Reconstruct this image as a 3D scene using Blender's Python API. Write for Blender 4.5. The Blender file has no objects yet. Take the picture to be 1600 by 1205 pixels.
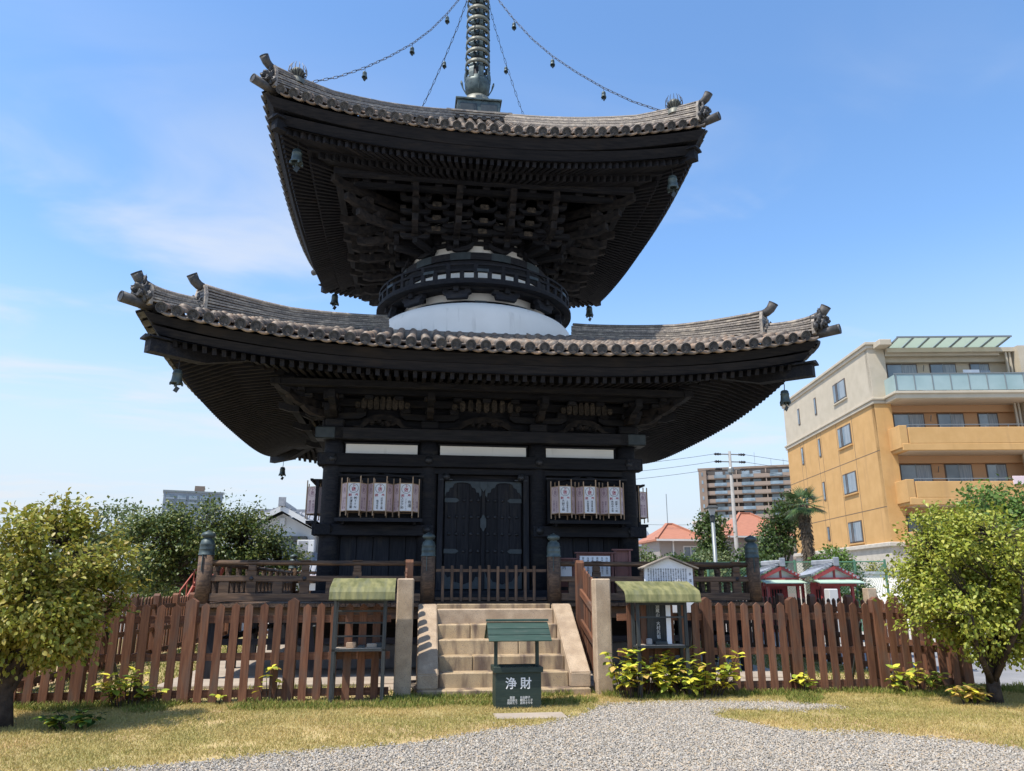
import bpy, bmesh, math, random
import numpy as np
from mathutils import Matrix, Vector, noise as mnoise
RAD = math.radians
sc = bpy.context.scene
col = sc.collection
random.seed(7)
rng = np.random.default_rng(7)

# ------------------------------------------------------------------ camera
CAM = Vector((-1.4304, -18.8195, 1.55)); PITCH = 0.2614; YAW = 0.1292
cam = bpy.data.cameras.new('camera'); cam.lens = 1172.8 / 1600 * 36; cam.sensor_width = 36
cam.clip_start = 0.1; cam.clip_end = 3000
camo = bpy.data.objects.new('camera', cam); col.objects.link(camo); sc.camera = camo
Fv = Vector((math.sin(YAW) * math.cos(PITCH), math.cos(YAW) * math.cos(PITCH), math.sin(PITCH)))
Rv = Vector((math.cos(YAW), -math.sin(YAW), 0)); Uv = Rv.cross(Fv)
camo.matrix_world = Matrix(((Rv.x, Uv.x, -Fv.x, CAM.x), (Rv.y, Uv.y, -Fv.y, CAM.y), (Rv.z, Uv.z, -Fv.z, CAM.z), (0, 0, 0, 1)))

# ------------------------------------------------------------------ sky and sun
TOSUN = Vector((-0.47, -0.24, 1.0)).normalized()
world = bpy.data.worlds.new('World'); sc.world = world; world.use_nodes = True
nt = world.node_tree; nt.nodes.clear(); N = nt.nodes.new; L = nt.links.new
wo = N('ShaderNodeOutputWorld'); bg = N('ShaderNodeBackground'); sky = N('ShaderNodeTexSky')
sky.sky_type = 'NISHITA'; sky.sun_disc = False
sky.sun_elevation = math.asin(TOSUN.z); sky.sun_rotation = math.atan2(TOSUN.x, TOSUN.y)
sky.altitude = 0; sky.air_density = 1.0; sky.dust_density = 0.45; sky.ozone_density = 1.2
bg.inputs[1].default_value = 0.135
tc = N('ShaderNodeTexCoord'); sep = N('ShaderNodeSeparateXYZ'); L(tc.outputs['Generated'], sep.inputs[0])
def wmath(op, a, b=None, c=None):
    n = N('ShaderNodeMath'); n.operation = op
    for i, v in enumerate((a, b, c)):
        if v is None: continue
        if isinstance(v, (int, float)): n.inputs[i].default_value = v
        else: L(v, n.inputs[i])
    return n.outputs[0]
zz = wmath('ADD', wmath('MAXIMUM', sep.outputs[2], 0.0), 0.10)
comb = N('ShaderNodeCombineXYZ')
L(wmath('DIVIDE', sep.outputs[0], zz), comb.inputs[0]); L(wmath('DIVIDE', sep.outputs[1], zz), comb.inputs[1])
comb.inputs[2].default_value = 3.3
mp = N('ShaderNodeMapping'); L(comb.outputs[0], mp.inputs[0]); mp.inputs['Rotation'].default_value = (0, 0, 1.0); mp.inputs['Location'].default_value = (37, 19, 0); mp.inputs['Scale'].default_value = (0.55, 1.0, 1)
n1 = N('ShaderNodeTexNoise'); L(mp.outputs[0], n1.inputs[0]); n1.inputs['Scale'].default_value = 0.55; n1.inputs['Detail'].default_value = 7; n1.inputs['Roughness'].default_value = 0.55; n1.inputs['Distortion'].default_value = 0.7
n2 = N('ShaderNodeTexNoise'); L(mp.outputs[0], n2.inputs[0]); n2.inputs['Scale'].default_value = 2.6; n2.inputs['Detail'].default_value = 8; n2.inputs['Distortion'].default_value = 1.2
mask = wmath('ADD', wmath('MULTIPLY', n1.outputs[0], 0.75), wmath('MULTIPLY', n2.outputs[0], 0.25))
mr = N('ShaderNodeMapRange'); L(mask, mr.inputs[0]); mr.inputs[1].default_value = 0.51; mr.inputs[2].default_value = 0.66; mr.interpolation_type = 'SMOOTHSTEP'
low = N('ShaderNodeMapRange'); L(sep.outputs[2], low.inputs[0]); low.inputs[1].default_value = 0.66; low.inputs[2].default_value = 0.30; low.interpolation_type = 'SMOOTHSTEP'
cl = wmath('MULTIPLY', wmath('MULTIPLY', mr.outputs[0], low.outputs[0]), 0.85)
hz = N('ShaderNodeMapRange'); L(sep.outputs[2], hz.inputs[0]); hz.inputs[1].default_value = 0.42; hz.inputs[2].default_value = 0.04; hz.interpolation_type = 'SMOOTHSTEP'
mixh = N('ShaderNodeMixRGB'); L(wmath('MULTIPLY', hz.outputs[0], 0.96), mixh.inputs[0]); mixh.inputs[2].default_value = (2.5, 2.85, 3.25, 1)
mixc = N('ShaderNodeMixRGB'); L(cl, mixc.inputs[0]); mixc.inputs[2].default_value = (3.0, 3.12, 3.3, 1)
hs = N('ShaderNodeHueSaturation'); hs.inputs['Saturation'].default_value = 1.16; hs.inputs['Value'].default_value = 1.0
L(sky.outputs[0], hs.inputs['Color']); L(hs.outputs[0], mixh.inputs[1]); L(mixh.outputs[0], mixc.inputs[1]); L(mixc.outputs[0], bg.inputs[0]); L(bg.outputs[0], wo.inputs[0])

sun = bpy.data.lights.new('sun', 'SUN'); sun.energy = 2.9; sun.angle = RAD(0.53); sun.color = (1.0, 0.94, 0.85)
suno = bpy.data.objects.new('sun', sun); col.objects.link(suno); suno.rotation_euler = TOSUN.to_track_quat('Z', 'Y').to_euler(); suno.location = (-20, -15, 40)
vs = sc.view_settings; vs.view_transform = 'Standard'; vs.look = 'None'; vs.gamma = 1; vs.exposure = 1.05; vs.use_curve_mapping = False
sc.cycles.max_bounces = 8; sc.cycles.use_denoising = True

# ------------------------------------------------------------------ object helpers
WM = {}
G = Matrix()            # current frame for builders
def setG(m=None):
    global G
    G = m if m is not None else Matrix()
def link(name, data, parent=None, M=None):
    o = bpy.data.objects.new(name, data); col.objects.link(o)
    W = G @ M if M is not None else G.copy()
    if parent is not None:
        o.parent = parent; o.matrix_parent_inverse = WM[parent].inverted()
    o.matrix_basis = W; WM[o] = W
    return o
def tag(o, label, cat, group=None):
    o['label'] = label; o['category'] = cat
    if group: o['group'] = group
    return o
def thing(name, label, cat, loc=(0, 0, 0), group=None):
    o = link(name, None, None, Matrix.Translation(loc)); o.empty_display_size = 0.2
    return tag(o, label, cat, group)
def struct(o): o['kind'] = 'structure'; return o
def stuff(o, label=None, cat=None):
    o['kind'] = 'stuff'
    if label: o['label'] = label; o['category'] = cat
    return o
def pymesh(name, v, f, m=None, smooth=False):
    me = bpy.data.meshes.new(name); me.from_pydata([tuple(p) for p in v], [], f)
    if m: me.materials.append(m)
    if smooth: me.polygons.foreach_set('use_smooth', [True] * len(me.polygons))
    me.update(); return me
_cc = {}
def cube(l, w, h, m, bev=0.0):
    k = (round(l, 3), round(w, 3), round(h, 3), m.name, bev)
    if k in _cc: return _cc[k]
    x, y, z = l / 2, w / 2, h / 2
    if bev:
        bm = bmesh.new(); bmesh.ops.create_cube(bm, size=1); bmesh.ops.scale(bm, vec=(l, w, h), verts=bm.verts)
        bmesh.ops.bevel(bm, geom=bm.edges[:], offset=min(bev, 0.3 * min(l, w, h)), segments=1, affect='EDGES')
        me = bpy.data.meshes.new('box'); bm.to_mesh(me); bm.free(); me.materials.append(m)
    else:
        me = pymesh('box', BV(x, y, z), BF, m)
    _cc[k] = me; return me
def BV(x, y, z): return [(-x, -y, -z), (x, -y, -z), (x, y, -z), (-x, y, -z), (-x, -y, z), (x, -y, z), (x, y, z), (-x, y, z)]
BF = [(0, 3, 2, 1), (4, 5, 6, 7), (0, 1, 5, 4), (1, 2, 6, 5), (2, 3, 7, 6), (3, 0, 4, 7)]
def frame(A, B, up=(0, 0, 1)):
    A = Vector(A); B = Vector(B); X = (B - A).normalized(); u = Vector(up)
    if abs(X.dot(u)) > 0.98: u = Vector((0, 1, 0))
    Y = u.cross(X).normalized(); Z = X.cross(Y); C = (A + B) / 2
    return Matrix(((X.x, Y.x, Z.x, C.x), (X.y, Y.y, Z.y, C.y), (X.z, Y.z, Z.z, C.z), (0, 0, 0, 1))), (B - A).length
def bar(name, parent, m, A, B, w, h, up=(0, 0, 1), bev=0.0):
    M, l = frame(A, B, up); return link(name, cube(l, w, h, m, bev), parent, M)
def box(name, parent, m, x0, x1, y0, y1, z0, z1, bev=0.0):
    c = ((x0 + x1) / 2, (y0 + y1) / 2, (z0 + z1) / 2); d = (abs(x1 - x0), abs(y1 - y0), abs(z1 - z0))
    i = d.index(max(d))
    if i == 0: return bar(name, parent, m, (x0, c[1], c[2]), (x1, c[1], c[2]), d[1], d[2], (0, 0, 1), bev)
    if i == 1: return bar(name, parent, m, (c[0], y0, c[2]), (c[0], y1, c[2]), d[0], d[2], (0, 0, 1), bev)
    return bar(name, parent, m, (c[0], c[1], z0), (c[0], c[1], z1), d[0], d[1], (0, 1, 0), bev)
def lathe(prof, seg=24, a0=0, a1=2 * math.pi):
    full = abs(a1 - a0 - 2 * math.pi) < 1e-6; n = seg if full else seg + 1
    v = []; f = []
    for i in range(n):
        a = a0 + (a1 - a0) * i / seg; ca, sa = math.cos(a), math.sin(a)
        v += [(r * ca, r * sa, z) for r, z in prof]
    k = len(prof)
    for i in range(seg):
        j = (i + 1) % n
        for p in range(k - 1): f.append((i * k + p, j * k + p, j * k + p + 1, i * k + p + 1))
    return v, f
def sweep(path, prof, closed=False, up=None):
    """sweep a closed profile (side, up) along a path, ends capped"""
    P = [Vector(p) for p in path]; n = len(P); k = len(prof); v = []; f = []
    for i in range(n):
        a = P[i - 1] if (i > 0 or closed) else P[i]; b = P[(i + 1) % n] if (i < n - 1 or closed) else P[i]
        T = (b - a).normalized(); u = Vector((0, 0, 1)) if up is None else Vector(up)
        S = T.cross(u)
        S = S.normalized() if S.length > 1e-6 else Vector((1, 0, 0))
        if up is None and abs(T.z) < 0.9: U = Vector((0, 0, 1))
        else: U = S.cross(T).normalized()
        for p in prof: v.append(P[i] + S * p[0] + U * p[1])
    for i in range(n if closed else n - 1):
        j = (i + 1) % n
        for q in range(k):
            r = (q + 1) % k; f.append((i * k + q, i * k + r, j * k + r, j * k + q))
    if not closed: f.append(tuple(range(k))[::-1]); f.append(tuple(range((n - 1) * k, n * k)))
    return v, f
def rect(w, h, z0=0): return [(-w / 2, z0), (w / 2, z0), (w / 2, z0 + h), (-w / 2, z0 + h)]
def circ(r, n=8): return [(r * math.cos(2 * math.pi * i / n), r * math.sin(2 * math.pi * i / n)) for i in range(n)]
def tube(path, radii, n=7):
    P = [Vector(p) for p in path]; v = []; f = []; U = Vector((0.31, 0.95, 0.1)).normalized()
    for i, p in enumerate(P):
        T = (P[min(i + 1, len(P) - 1)] - P[max(i - 1, 0)]).normalized()
        S = T.cross(U).normalized(); W = S.cross(T)
        r = radii[i] if not isinstance(radii, (int, float)) else radii
        for q in range(n):
            a = 2 * math.pi * q / n; v.append(p + S * (r * math.cos(a)) + W * (r * math.sin(a)))
    for i in range(len(P) - 1):
        for q in range(n):
            r_ = (q + 1) % n; f.append((i * n + q, i * n + r_, (i + 1) * n + r_, (i + 1) * n + q))
    f.append(tuple(range(n))[::-1]); f.append(tuple(range((len(P) - 1) * n, len(P) * n)))
    return v, f
def vf(name, parent, m, t, M=None, smooth=False):
    return link(name, pymesh(name, t[0], t[1], m, smooth), parent, M)
class MB:
    def __init__(s): s.v = []; s.f = []
    def add(s, t, M=None):
        b = len(s.v)
        s.v += [M @ Vector(p) for p in t[0]] if M is not None else list(t[0])
        s.f += [tuple(i + b for i in f) for f in t[1]]; return s
    def bar(s, A, B, w, h, up=(0, 0, 1)):
        M, l = frame(A, B, up); return s.add((BV(l / 2, w / 2, h / 2), BF), M)
    def box(s, x0, x1, y0, y1, z0, z1):
        return s.add((BV((x1 - x0) / 2, (y1 - y0) / 2, (z1 - z0) / 2), BF), Matrix.Translation(((x0 + x1) / 2, (y0 + y1) / 2, (z0 + z1) / 2)))
    def build(s, name, m, parent=None, smooth=False, M=None): return link(name, pymesh(name, s.v, s.f, m, smooth), parent, M)
def inst_mesh(name, tv, tf, P, Rm, S, m, smooth=False):
    """many small copies of a triangle template in one mesh (numpy)"""
    tv = np.asarray(tv, float); tf = np.asarray(tf, int); n = len(P); S = np.asarray(S, float)
    if S.ndim == 1: S = S[:, None].repeat(3, 1)
    V = np.einsum('nij,nkj->nki', Rm, tv[None] * S[:, None, :]) + P[:, None, :]
    k = len(tv); Fi = (tf[None] + (np.arange(n) * k)[:, None, None]).reshape(-1, 3)
    me = bpy.data.meshes.new(name); me.vertices.add(n * k); me.vertices.foreach_set('co', V.reshape(-1).astype(np.float32))
    nf = len(Fi); me.loops.add(nf * 3); me.loops.foreach_set('vertex_index', Fi.reshape(-1).astype(np.int32))
    me.polygons.add(nf); me.polygons.foreach_set('loop_start', np.arange(0, nf * 3, 3, dtype=np.int32))
    if smooth: me.polygons.foreach_set('use_smooth', np.ones(nf, bool))
    me.materials.append(m); me.update(calc_edges=True); return me
def rots(D, Nn):
    """rotation matrices with y along D and z near Nn"""
    D = D / np.linalg.norm(D, axis=1)[:, None]; X = np.cross(D, Nn); X /= np.linalg.norm(X, axis=1)[:, None] + 1e-9
    Z = np.cross(X, D); return np.stack([X, D, Z], 2)

# ------------------------------------------------------------------ material helper
def material(name, c1, c2=None, scale=4, stretch=(1, 1, 1), rough=0.65, bump=0.0, bscale=None, rnd=0.0, metal=0.0, pos=False,
             stain=None, island=None, lo=0.35, hi=0.65, spec=0.35, detail=5, speck=None, bstretch=None, bdist=0.01, trans=0.0):
    m = bpy.data.materials.new(name); m.use_nodes = True; t = m.node_tree; n = t.nodes.new; l = t.links.new
    b = t.nodes['Principled BSDF']; b.inputs['Roughness'].default_value = rough; b.inputs['Metallic'].default_value = metal
    b.inputs['Specular IOR Level'].default_value = spec
    co = n('ShaderNodeNewGeometry').outputs['Position'] if pos else n('ShaderNodeTexCoord').outputs['Object']
    def nz(s, st, d=detail, dist=0.0):
        mp_ = n('ShaderNodeMapping'); mp_.inputs['Scale'].default_value = st; l(co, mp_.inputs[0])
        oi_ = n('ShaderNodeObjectInfo')
        if not pos:
            mm = n('ShaderNodeMath'); mm.operation = 'MULTIPLY'; mm.inputs[1].default_value = 37.0; l(oi_.outputs['Random'], mm.inputs[0])
            cx = n('ShaderNodeCombineXYZ'); l(mm.outputs[0], cx.inputs[0]); l(mm.outputs[0], cx.inputs[1]); l(cx.outputs[0], mp_.inputs['Location'])
        q = n('ShaderNodeTexNoise'); q.inputs['Scale'].default_value = s; q.inputs['Detail'].default_value = d; q.inputs['Distortion'].default_value = dist
        l(mp_.outputs[0], q.inputs[0]); return q.outputs[0]
    def rng_(src, a, bb):
        q = n('ShaderNodeMapRange'); q.inputs[1].default_value = a; q.inputs[2].default_value = bb; l(src, q.inputs[0]); return q.outputs[0]
    def mix(fac, a, bb, mode='MIX'):
        q = n('ShaderNodeMixRGB'); q.blend_type = mode
        for i, s in ((0, fac), (1, a), (2, bb)):
            if isinstance(s, (int, float)): q.inputs[i].default_value = s
            elif isinstance(s, tuple): q.inputs[i].default_value = (*s[:3], 1)
            else: l(s, q.inputs[i])
        return q.outputs[0]
    out = tuple(c1)
    if c2: out = mix(rng_(nz(scale, stretch), lo, hi), c1, c2)
    if island:
        g = n('ShaderNodeNewGeometry'); r = n('ShaderNodeValToRGB'); r.color_ramp.interpolation = 'LINEAR'
        e = r.color_ramp.elements; e[0].color = (*island[0], 1); e[-1].color = (*island[-1], 1)
        for i, cc in enumerate(island[1:-1]): q = e.new((i + 1) / (len(island) - 1)); q.color = (*cc, 1)
        l(g.outputs['Random Per Island'], r.inputs[0]); out = r.outputs[0] if not c2 else mix(0.5, out, r.outputs[0])
    if stain: out = mix(rng_(nz(stain[1], stain[4] if len(stain) > 4 else (1, 1, 1), 6, 0.3), stain[2], stain[3]), out, stain[0])
    if speck: out = mix(rng_(nz(speck[1], (1, 1, 1), 2), speck[2], speck[3]), out, speck[0])
    if rnd:
        oi = n('ShaderNodeObjectInfo'); h = n('ShaderNodeHueSaturation'); l(rng_(oi.outputs['Random'], 0, 1), h.inputs['Value'])
        mr_ = h.inputs['Value'].links[0].from_node; mr_.inputs[3].default_value = 1 - rnd; mr_.inputs[4].default_value = 1 + rnd
        if isinstance(out, tuple): h.inputs['Color'].default_value = (*out, 1)
        else: l(out, h.inputs['Color'])
        out = h.outputs[0]
    if isinstance(out, tuple): b.inputs['Base Color'].default_value = (*out, 1)
    else: l(out, b.inputs['Base Color'])
    if bump:
        bp = n('ShaderNodeBump'); bp.inputs['Strength'].default_value = bump; bp.inputs['Distance'].default_value = bdist
        l(nz(bscale or scale, bstretch or stretch, 6), bp.inputs['Height']); l(bp.outputs[0], b.inputs['Normal'])
    if trans:
        tr = n('ShaderNodeBsdfTranslucent'); ms = n('ShaderNodeMixShader'); ms.inputs[0].default_value = trans
        if isinstance(out, tuple): tr.inputs[0].default_value = (*out, 1)
        else: l(out, tr.inputs[0])
        o_ = t.nodes['Material Output']; l(b.outputs[0], ms.inputs[1]); l(tr.outputs[0], ms.inputs[2]); l(ms.outputs[0], o_.inputs[0])
    return m
GR = (1.2, 16, 16)
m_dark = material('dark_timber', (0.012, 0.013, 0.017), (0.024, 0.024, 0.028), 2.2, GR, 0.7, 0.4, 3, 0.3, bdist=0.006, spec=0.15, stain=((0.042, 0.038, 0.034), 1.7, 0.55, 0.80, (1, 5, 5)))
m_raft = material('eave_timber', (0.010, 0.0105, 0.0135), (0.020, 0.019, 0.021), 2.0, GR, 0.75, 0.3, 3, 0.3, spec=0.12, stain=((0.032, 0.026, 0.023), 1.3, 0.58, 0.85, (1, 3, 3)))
m_carve = material('worn_carving', (0.010, 0.010, 0.012), (0.034, 0.029, 0.027), 7, (1, 1, 1), 0.75, 0.4, 12, 0.3, spec=0.15)
m_pale = material('bleached_carving', (0.012, 0.011, 0.010), (0.060, 0.048, 0.036), 24, (1, 1, 1), 0.8, 0.4, 14, 0.3)
m_pale2 = material('worn_pale_panel', (0.02, 0.018, 0.017), (0.11, 0.09, 0.07), 11, (1, 1, 1), 0.8, 0.4, 16, 0.3)
m_rail = material('weathered_rail', (0.07, 0.043, 0.028), (0.16, 0.10, 0.062), 2.0, GR, 0.75, 0.5, 3, 0.2, stain=((0.045, 0.036, 0.032), 2.5, 0.5, 0.75, (1, 4, 4)))
m_fence = material('red_brown_fence', (0.115, 0.047, 0.026), (0.185, 0.083, 0.044), 2.2, GR, 0.75, 0.5, 3, 0.30, stain=((0.11, 0.075, 0.058), 1.9, 0.50, 0.75, (1, 4, 4)))
m_tile = material('grey_roof_tile', (0.10, 0.086, 0.076), (0.235, 0.178, 0.132), 6, (1, 1, 1), 0.55, 0.2, 20, 0.28, stain=((0.34, 0.22, 0.14), 3, 0.52, 0.75))
m_tile2 = material('grey_ridge_tile', (0.125, 0.112, 0.10), (0.31, 0.26, 0.21), 5, (0.6, 8, 8), 0.55, 0.35, 8, 0.3, stain=((0.46, 0.39, 0.30), 5, 0.50, 0.72))
m_tiledk = material('dark_tile_face', (0.030, 0.030, 0.033), (0.078, 0.074, 0.070), 12, (1, 1, 1), 0.55, 0.3, 25, 0.2)
m_horn = material('horn_tile', (0.036, 0.034, 0.033), (0.085, 0.077, 0.070), 9, (1, 1, 1), 0.6, 0.3, 20, 0.2)
m_white = material('white_plaster', (0.86, 0.83, 0.77), (0.80, 0.77, 0.71), 1.6, (1, 1, 1), 0.8, 0.05, 30, pos=True, stain=((0.52, 0.49, 0.44), 1.3, 0.60, 0.92, (5, 5, 0.6)))
m_bronze = material('green_bronze', (0.045, 0.062, 0.064), (0.10, 0.13, 0.125), 7, (1, 1, 1), 0.5, 0.15, 20, 0.15, metal=0.35)
m_bronze2 = material('pale_bronze', (0.10, 0.105, 0.085), (0.19, 0.19, 0.15), 6, (1, 1, 1), 0.5, 0.15, 20, 0.12, metal=0.2)
m_plate = material('blue_green_plate', (0.034, 0.044, 0.050), (0.050, 0.062, 0.068), 8, (1, 1, 1), 0.5, 0.1, 30, 0.1, metal=0.25)
m_iron = material('dark_iron', (0.03, 0.032, 0.036), (0.055, 0.055, 0.06), 10, (1, 1, 1), 0.5, 0.1, 20, 0.1, metal=0.4)
m_gran = material('granite', (0.38, 0.28, 0.185), (0.52, 0.40, 0.275), 5, (1, 1, 1), 0.8, 0.5, 60, 0.10, speck=((0.22, 0.18, 0.15), 90, 0.56, 0.70), stain=((0.30, 0.22, 0.15), 2.2, 0.55, 0.8), bdist=0.004)
m_granst = material('stained_granite', (0.37, 0.27, 0.155), (0.47, 0.355, 0.215), 4, (1, 1, 1), 0.8, 0.5, 60, 0.12, speck=((0.20, 0.16, 0.13), 85, 0.56, 0.70), stain=((0.13, 0.09, 0.065), 2.2, 0.46, 0.62, (2.2, 1, 0.5)), bdist=0.004)
m_conc = material('concrete', (0.33, 0.27, 0.21), (0.42, 0.35, 0.27), 2.5, (1, 1, 1), 0.85, 0.2, 40, pos=True, stain=((0.27, 0.245, 0.21), 0.9, 0.5, 0.75))
m_grey = material('grey_stone', (0.24, 0.24, 0.25), (0.33, 0.33, 0.33), 3, (1, 1, 1), 0.85, 0.2, 40, pos=True)
m_green = material('green_painted_wood', (0.018, 0.033, 0.027), (0.027, 0.044, 0.036), 2.5, GR, 0.5, 0.2, 4, 0.08, stain=((0.05, 0.068, 0.058), 4, 0.58, 0.8, (1, 5, 5)))
m_greenr = material('green_painted_roof', (0.028, 0.056, 0.043), (0.042, 0.075, 0.058), 2.5, GR, 0.5, 0.3, 4, 0.1, stain=((0.09, 0.105, 0.085), 5, 0.56, 0.8, (1, 6, 6)))
m_letter = material('white_lettering', (0.78, 0.78, 0.76), rough=0.6)
m_ink = material('black_ink', (0.02, 0.02, 0.025), rough=0.7)
m_red = material('red_ink', (0.42, 0.03, 0.06), rough=0.7)
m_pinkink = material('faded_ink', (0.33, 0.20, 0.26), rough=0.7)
m_paper = material('white_paper', (0.80, 0.81, 0.82), (0.74, 0.75, 0.77), 3, rough=0.8)
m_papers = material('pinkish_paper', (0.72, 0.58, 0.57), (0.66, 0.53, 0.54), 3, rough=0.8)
m_stick = material('pale_stick', (0.46, 0.32, 0.21), (0.36, 0.24, 0.15), 3, GR, 0.6, rnd=0.1)
m_board = material('red_brown_board', (0.14, 0.062, 0.058), (0.18, 0.08, 0.07), 3, GR, 0.55, rnd=0.15)
m_moss = material('mossy_metal_roof', (0.115, 0.12, 0.045), (0.25, 0.235, 0.10), 3.0, (4, 1.3, 1.3), 0.7, 0.25, 20, 0.08, stain=((0.13, 0.14, 0.085), 3.2, 0.5, 0.75, (4, .8, .8)))
m_black = material('black_painted_frame', (0.025, 0.030, 0.032), (0.05, 0.055, 0.055), 4, GR, 0.6, 0.2, 6, 0.1)
m_glass = material('window_glass', (0.10, 0.14, 0.17), (0.22, 0.27, 0.30), 0.6, (1, 1, 1), 0.08, rnd=0.35, spec=0.9)
# ------------------------------------------------------------------ ground
def sheet(name, pts, z, m):
    return struct(link(name, pymesh(name, [(x, y, z) for x, y in pts], [tuple(range(len(pts)))], m)))
m_ground = material('pale_dirt_ground', (0.36, 0.33, 0.29), (0.44, 0.41, 0.36), 0.35, (1, 1, 1), 0.9, 0.3, 8, pos=True, stain=((0.26, 0.25, 0.23), 0.12, 0.5, 0.7))
m_road = material('asphalt', (0.20, 0.20, 0.20), (0.28, 0.275, 0.27), 1.2, (1, 1, 1), 0.9, 0.3, 60, pos=True)
m_lawn = material('lawn_soil', (0.48, 0.36, 0.17), (0.28, 0.25, 0.09), 0.75, (1, 1, 1), 0.95, 0.5, 25, pos=True, stain=((0.46, 0.31, 0.17), 0.55, 0.5, 0.68))
m_bed = material('gravel_bed', (0.22, 0.20, 0.17), (0.34, 0.31, 0.265), 30, (1, 1, 1), 0.95, 0.6, 45, pos=True)
sheet('ground', [(-900, -40), (900, -40), (900, 1600), (-900, 1600)], -0.012, m_ground)
sheet('road', [(7.7, -9.5), (30, -9.5), (30, 2), (7.7, -0.5)], -0.008, m_road)
sheet('lawn', [(-16, -16), (16, -16), (16, -8.9), (7.5, -7.6), (7.5, 8), (-9, 8), (-16, 0)], -0.004, m_lawn)
# concrete apron inside the fence
pad = struct(box('apron', None, m_conc, -5.35, 5.35, -5.75, 5.75, -0.06, 0.05, 0.01))
struct(box('apron_edge', None, m_conc, -1.95, 5.35, -6.35, -5.752, -0.05, 0.03, 0.01))
tag(struct(box('paving_slab', None, m_conc, -0.36, 0.52, -9.12, -8.72, -0.05, 0.012, 0.006)), 'flat concrete slab in the grass in front of the green box', 'slab')

# ------------------------------------------------------------------ the pagoda
PG = thing('pagoda', 'dark timber two-tier pagoda with curved tiled roofs and white dome', 'pagoda')
def rk(k): return Matrix.Rotation(k * math.pi / 2, 4, 'Z')
def sgn(x): return -1 if x < 0 else 1
# --- tile templates (x runs up the slope, z out of the roof)
def cover_tile(r, L_, n=8):
    v = []; f = []
    for i, (x, rr) in enumerate(((0, r), (L_, r * 0.86))):
        for q in range(n + 1):
            a = math.pi * (-0.06 + 1.12 * q / n); v.append((x, rr * math.cos(a), rr * math.sin(a)))
    for q in range(n): f.append((q, q + 1, n + 1 + q + 1, n + 1 + q))
    v.append((0, 0, 0)); c = len(v) - 1
    for q in range(n): f.append((q + 1, q, c))
    return v, f
def disc_tile(r, L_, n=14):
    v, f = cover_tile(r * 0.94, L_, 8)
    b = len(v); rings = [(0.0, r, 0.0), (-0.05, r, 0), (-0.05, r * 0.80, 0), (-0.036, r * 0.76, 0), (-0.036, r * 0.60, 0), (-0.044, r * 0.55, 0), (-0.036, r * 0.48, 0)]
    for x, rr, _ in rings:
        for q in range(n): a = 2 * math.pi * q / n; v.append((x, rr * math.cos(a), rr * math.sin(a) + 0.01))
    for i in range(len(rings) - 1):
        for q in range(n): p = (q + 1) % n; f.append((b + i * n + q, b + i * n + p, b + (i + 1) * n + p, b + (i + 1) * n + q))
    f.append(tuple(b + (len(rings) - 1) * n + q for q in range(n)))
    for j in range(3):      # three commas of the crest
        a = 2 * math.pi * j / 3; c = len(v)
        pts = [(0.20, a), (0.42, a + 0.5), (0.38, a + 1.25), (0.24, a + 0.9)]
        v += [(-0.046, r * p * math.cos(t), r * p * math.sin(t) + 0.01) for p, t in pts]; v.append((-0.034, r * 0.3 * math.cos(a + .6), r * 0.3 * math.sin(a + .6) + 0.01))
        f.append((c, c + 1, c + 2, c + 3))
        for q in range(4): f.append((c + q, c + (q + 1) % 4, c + 4))
    return v, f
def pan_tile(w, L_, sag, th, n=6):
    v = []; f = []
    for x in (-0.035, L_):
        for dz in (0, -th):
            for q in range(n + 1):
                y = w * (q / n - 0.5); v.append((x, y, dz - sag * math.cos(math.pi * (q / n - 0.5))))
    k = n + 1
    for q in range(n):
        f += [(q, q + 1, 2 * k + q + 1, 2 * k + q), (k + q, 3 * k + q, 3 * k + q + 1, k + q + 1), (q, k + q, k + q + 1, q + 1)]
    return v, f
def mesh_of(t, m, smooth=True): return pymesh('tile', t[0], t[1], m, smooth)

def interp(tab, x):
    if x >= tab[0][0]: return tab[0][1] + (x - tab[0][0]) * (tab[1][1] - tab[0][1]) / (tab[1][0] - tab[0][0])
    for (a, za), (b, zb) in zip(tab, tab[1:]):
        if x >= b: return za + (zb - za) * (a - x) / (a - b)
    return tab[-1][1]

def oni(scale):
    bm = bmesh.new()
    def ball(c, r, s=(1, 1, 1), sub=3):
        g = bmesh.ops.create_icosphere(bm, subdivisions=sub, radius=1)
        for p in g['verts']:
            d = 0.92 + 0.45 * mnoise.noise(p.co * 2.3 + Vector(c) * 9) + .25 * mnoise.noise(p.co * 6 + Vector(c) * 5)
            p.co = Vector((c[0] + p.co.x * r * s[0] * d, c[1] + p.co.y * r * s[1] * d, c[2] + p.co.z * r * s[2] * d))
    ball((0.03, 0, 0.19), 0.16, (0.8, 1.05, 1.15), 4)
    for s_ in (-1, 1):
        ball((0.13, s_ * 0.06, 0.26), 0.04, (1.2, 1.3, .7)); ball((0.09, s_ * 0.10, 0.14), 0.05, (1, .9, 1.2)); ball((0.0, s_ * 0.17, 0.10), 0.05, (.8, 1.2, 1.6)); ball((0.06, s_ * 0.10, 0.36), 0.035, (.9, .9, 2.4))
    ball((0.16, 0, 0.19), 0.045, (1.1, .9, 1)); ball((0.12, 0, 0.09), 0.06, (.9, 1.5, .55))
    bmesh.ops.scale(bm, vec=(scale,) * 3, verts=bm.verts)
    me = bpy.data.meshes.new('oni'); bm.to_mesh(me); bm.free(); me.materials.append(m_tiledk)
    me.polygons.foreach_set('use_smooth', [True] * len(me.polygons)); return me

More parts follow.
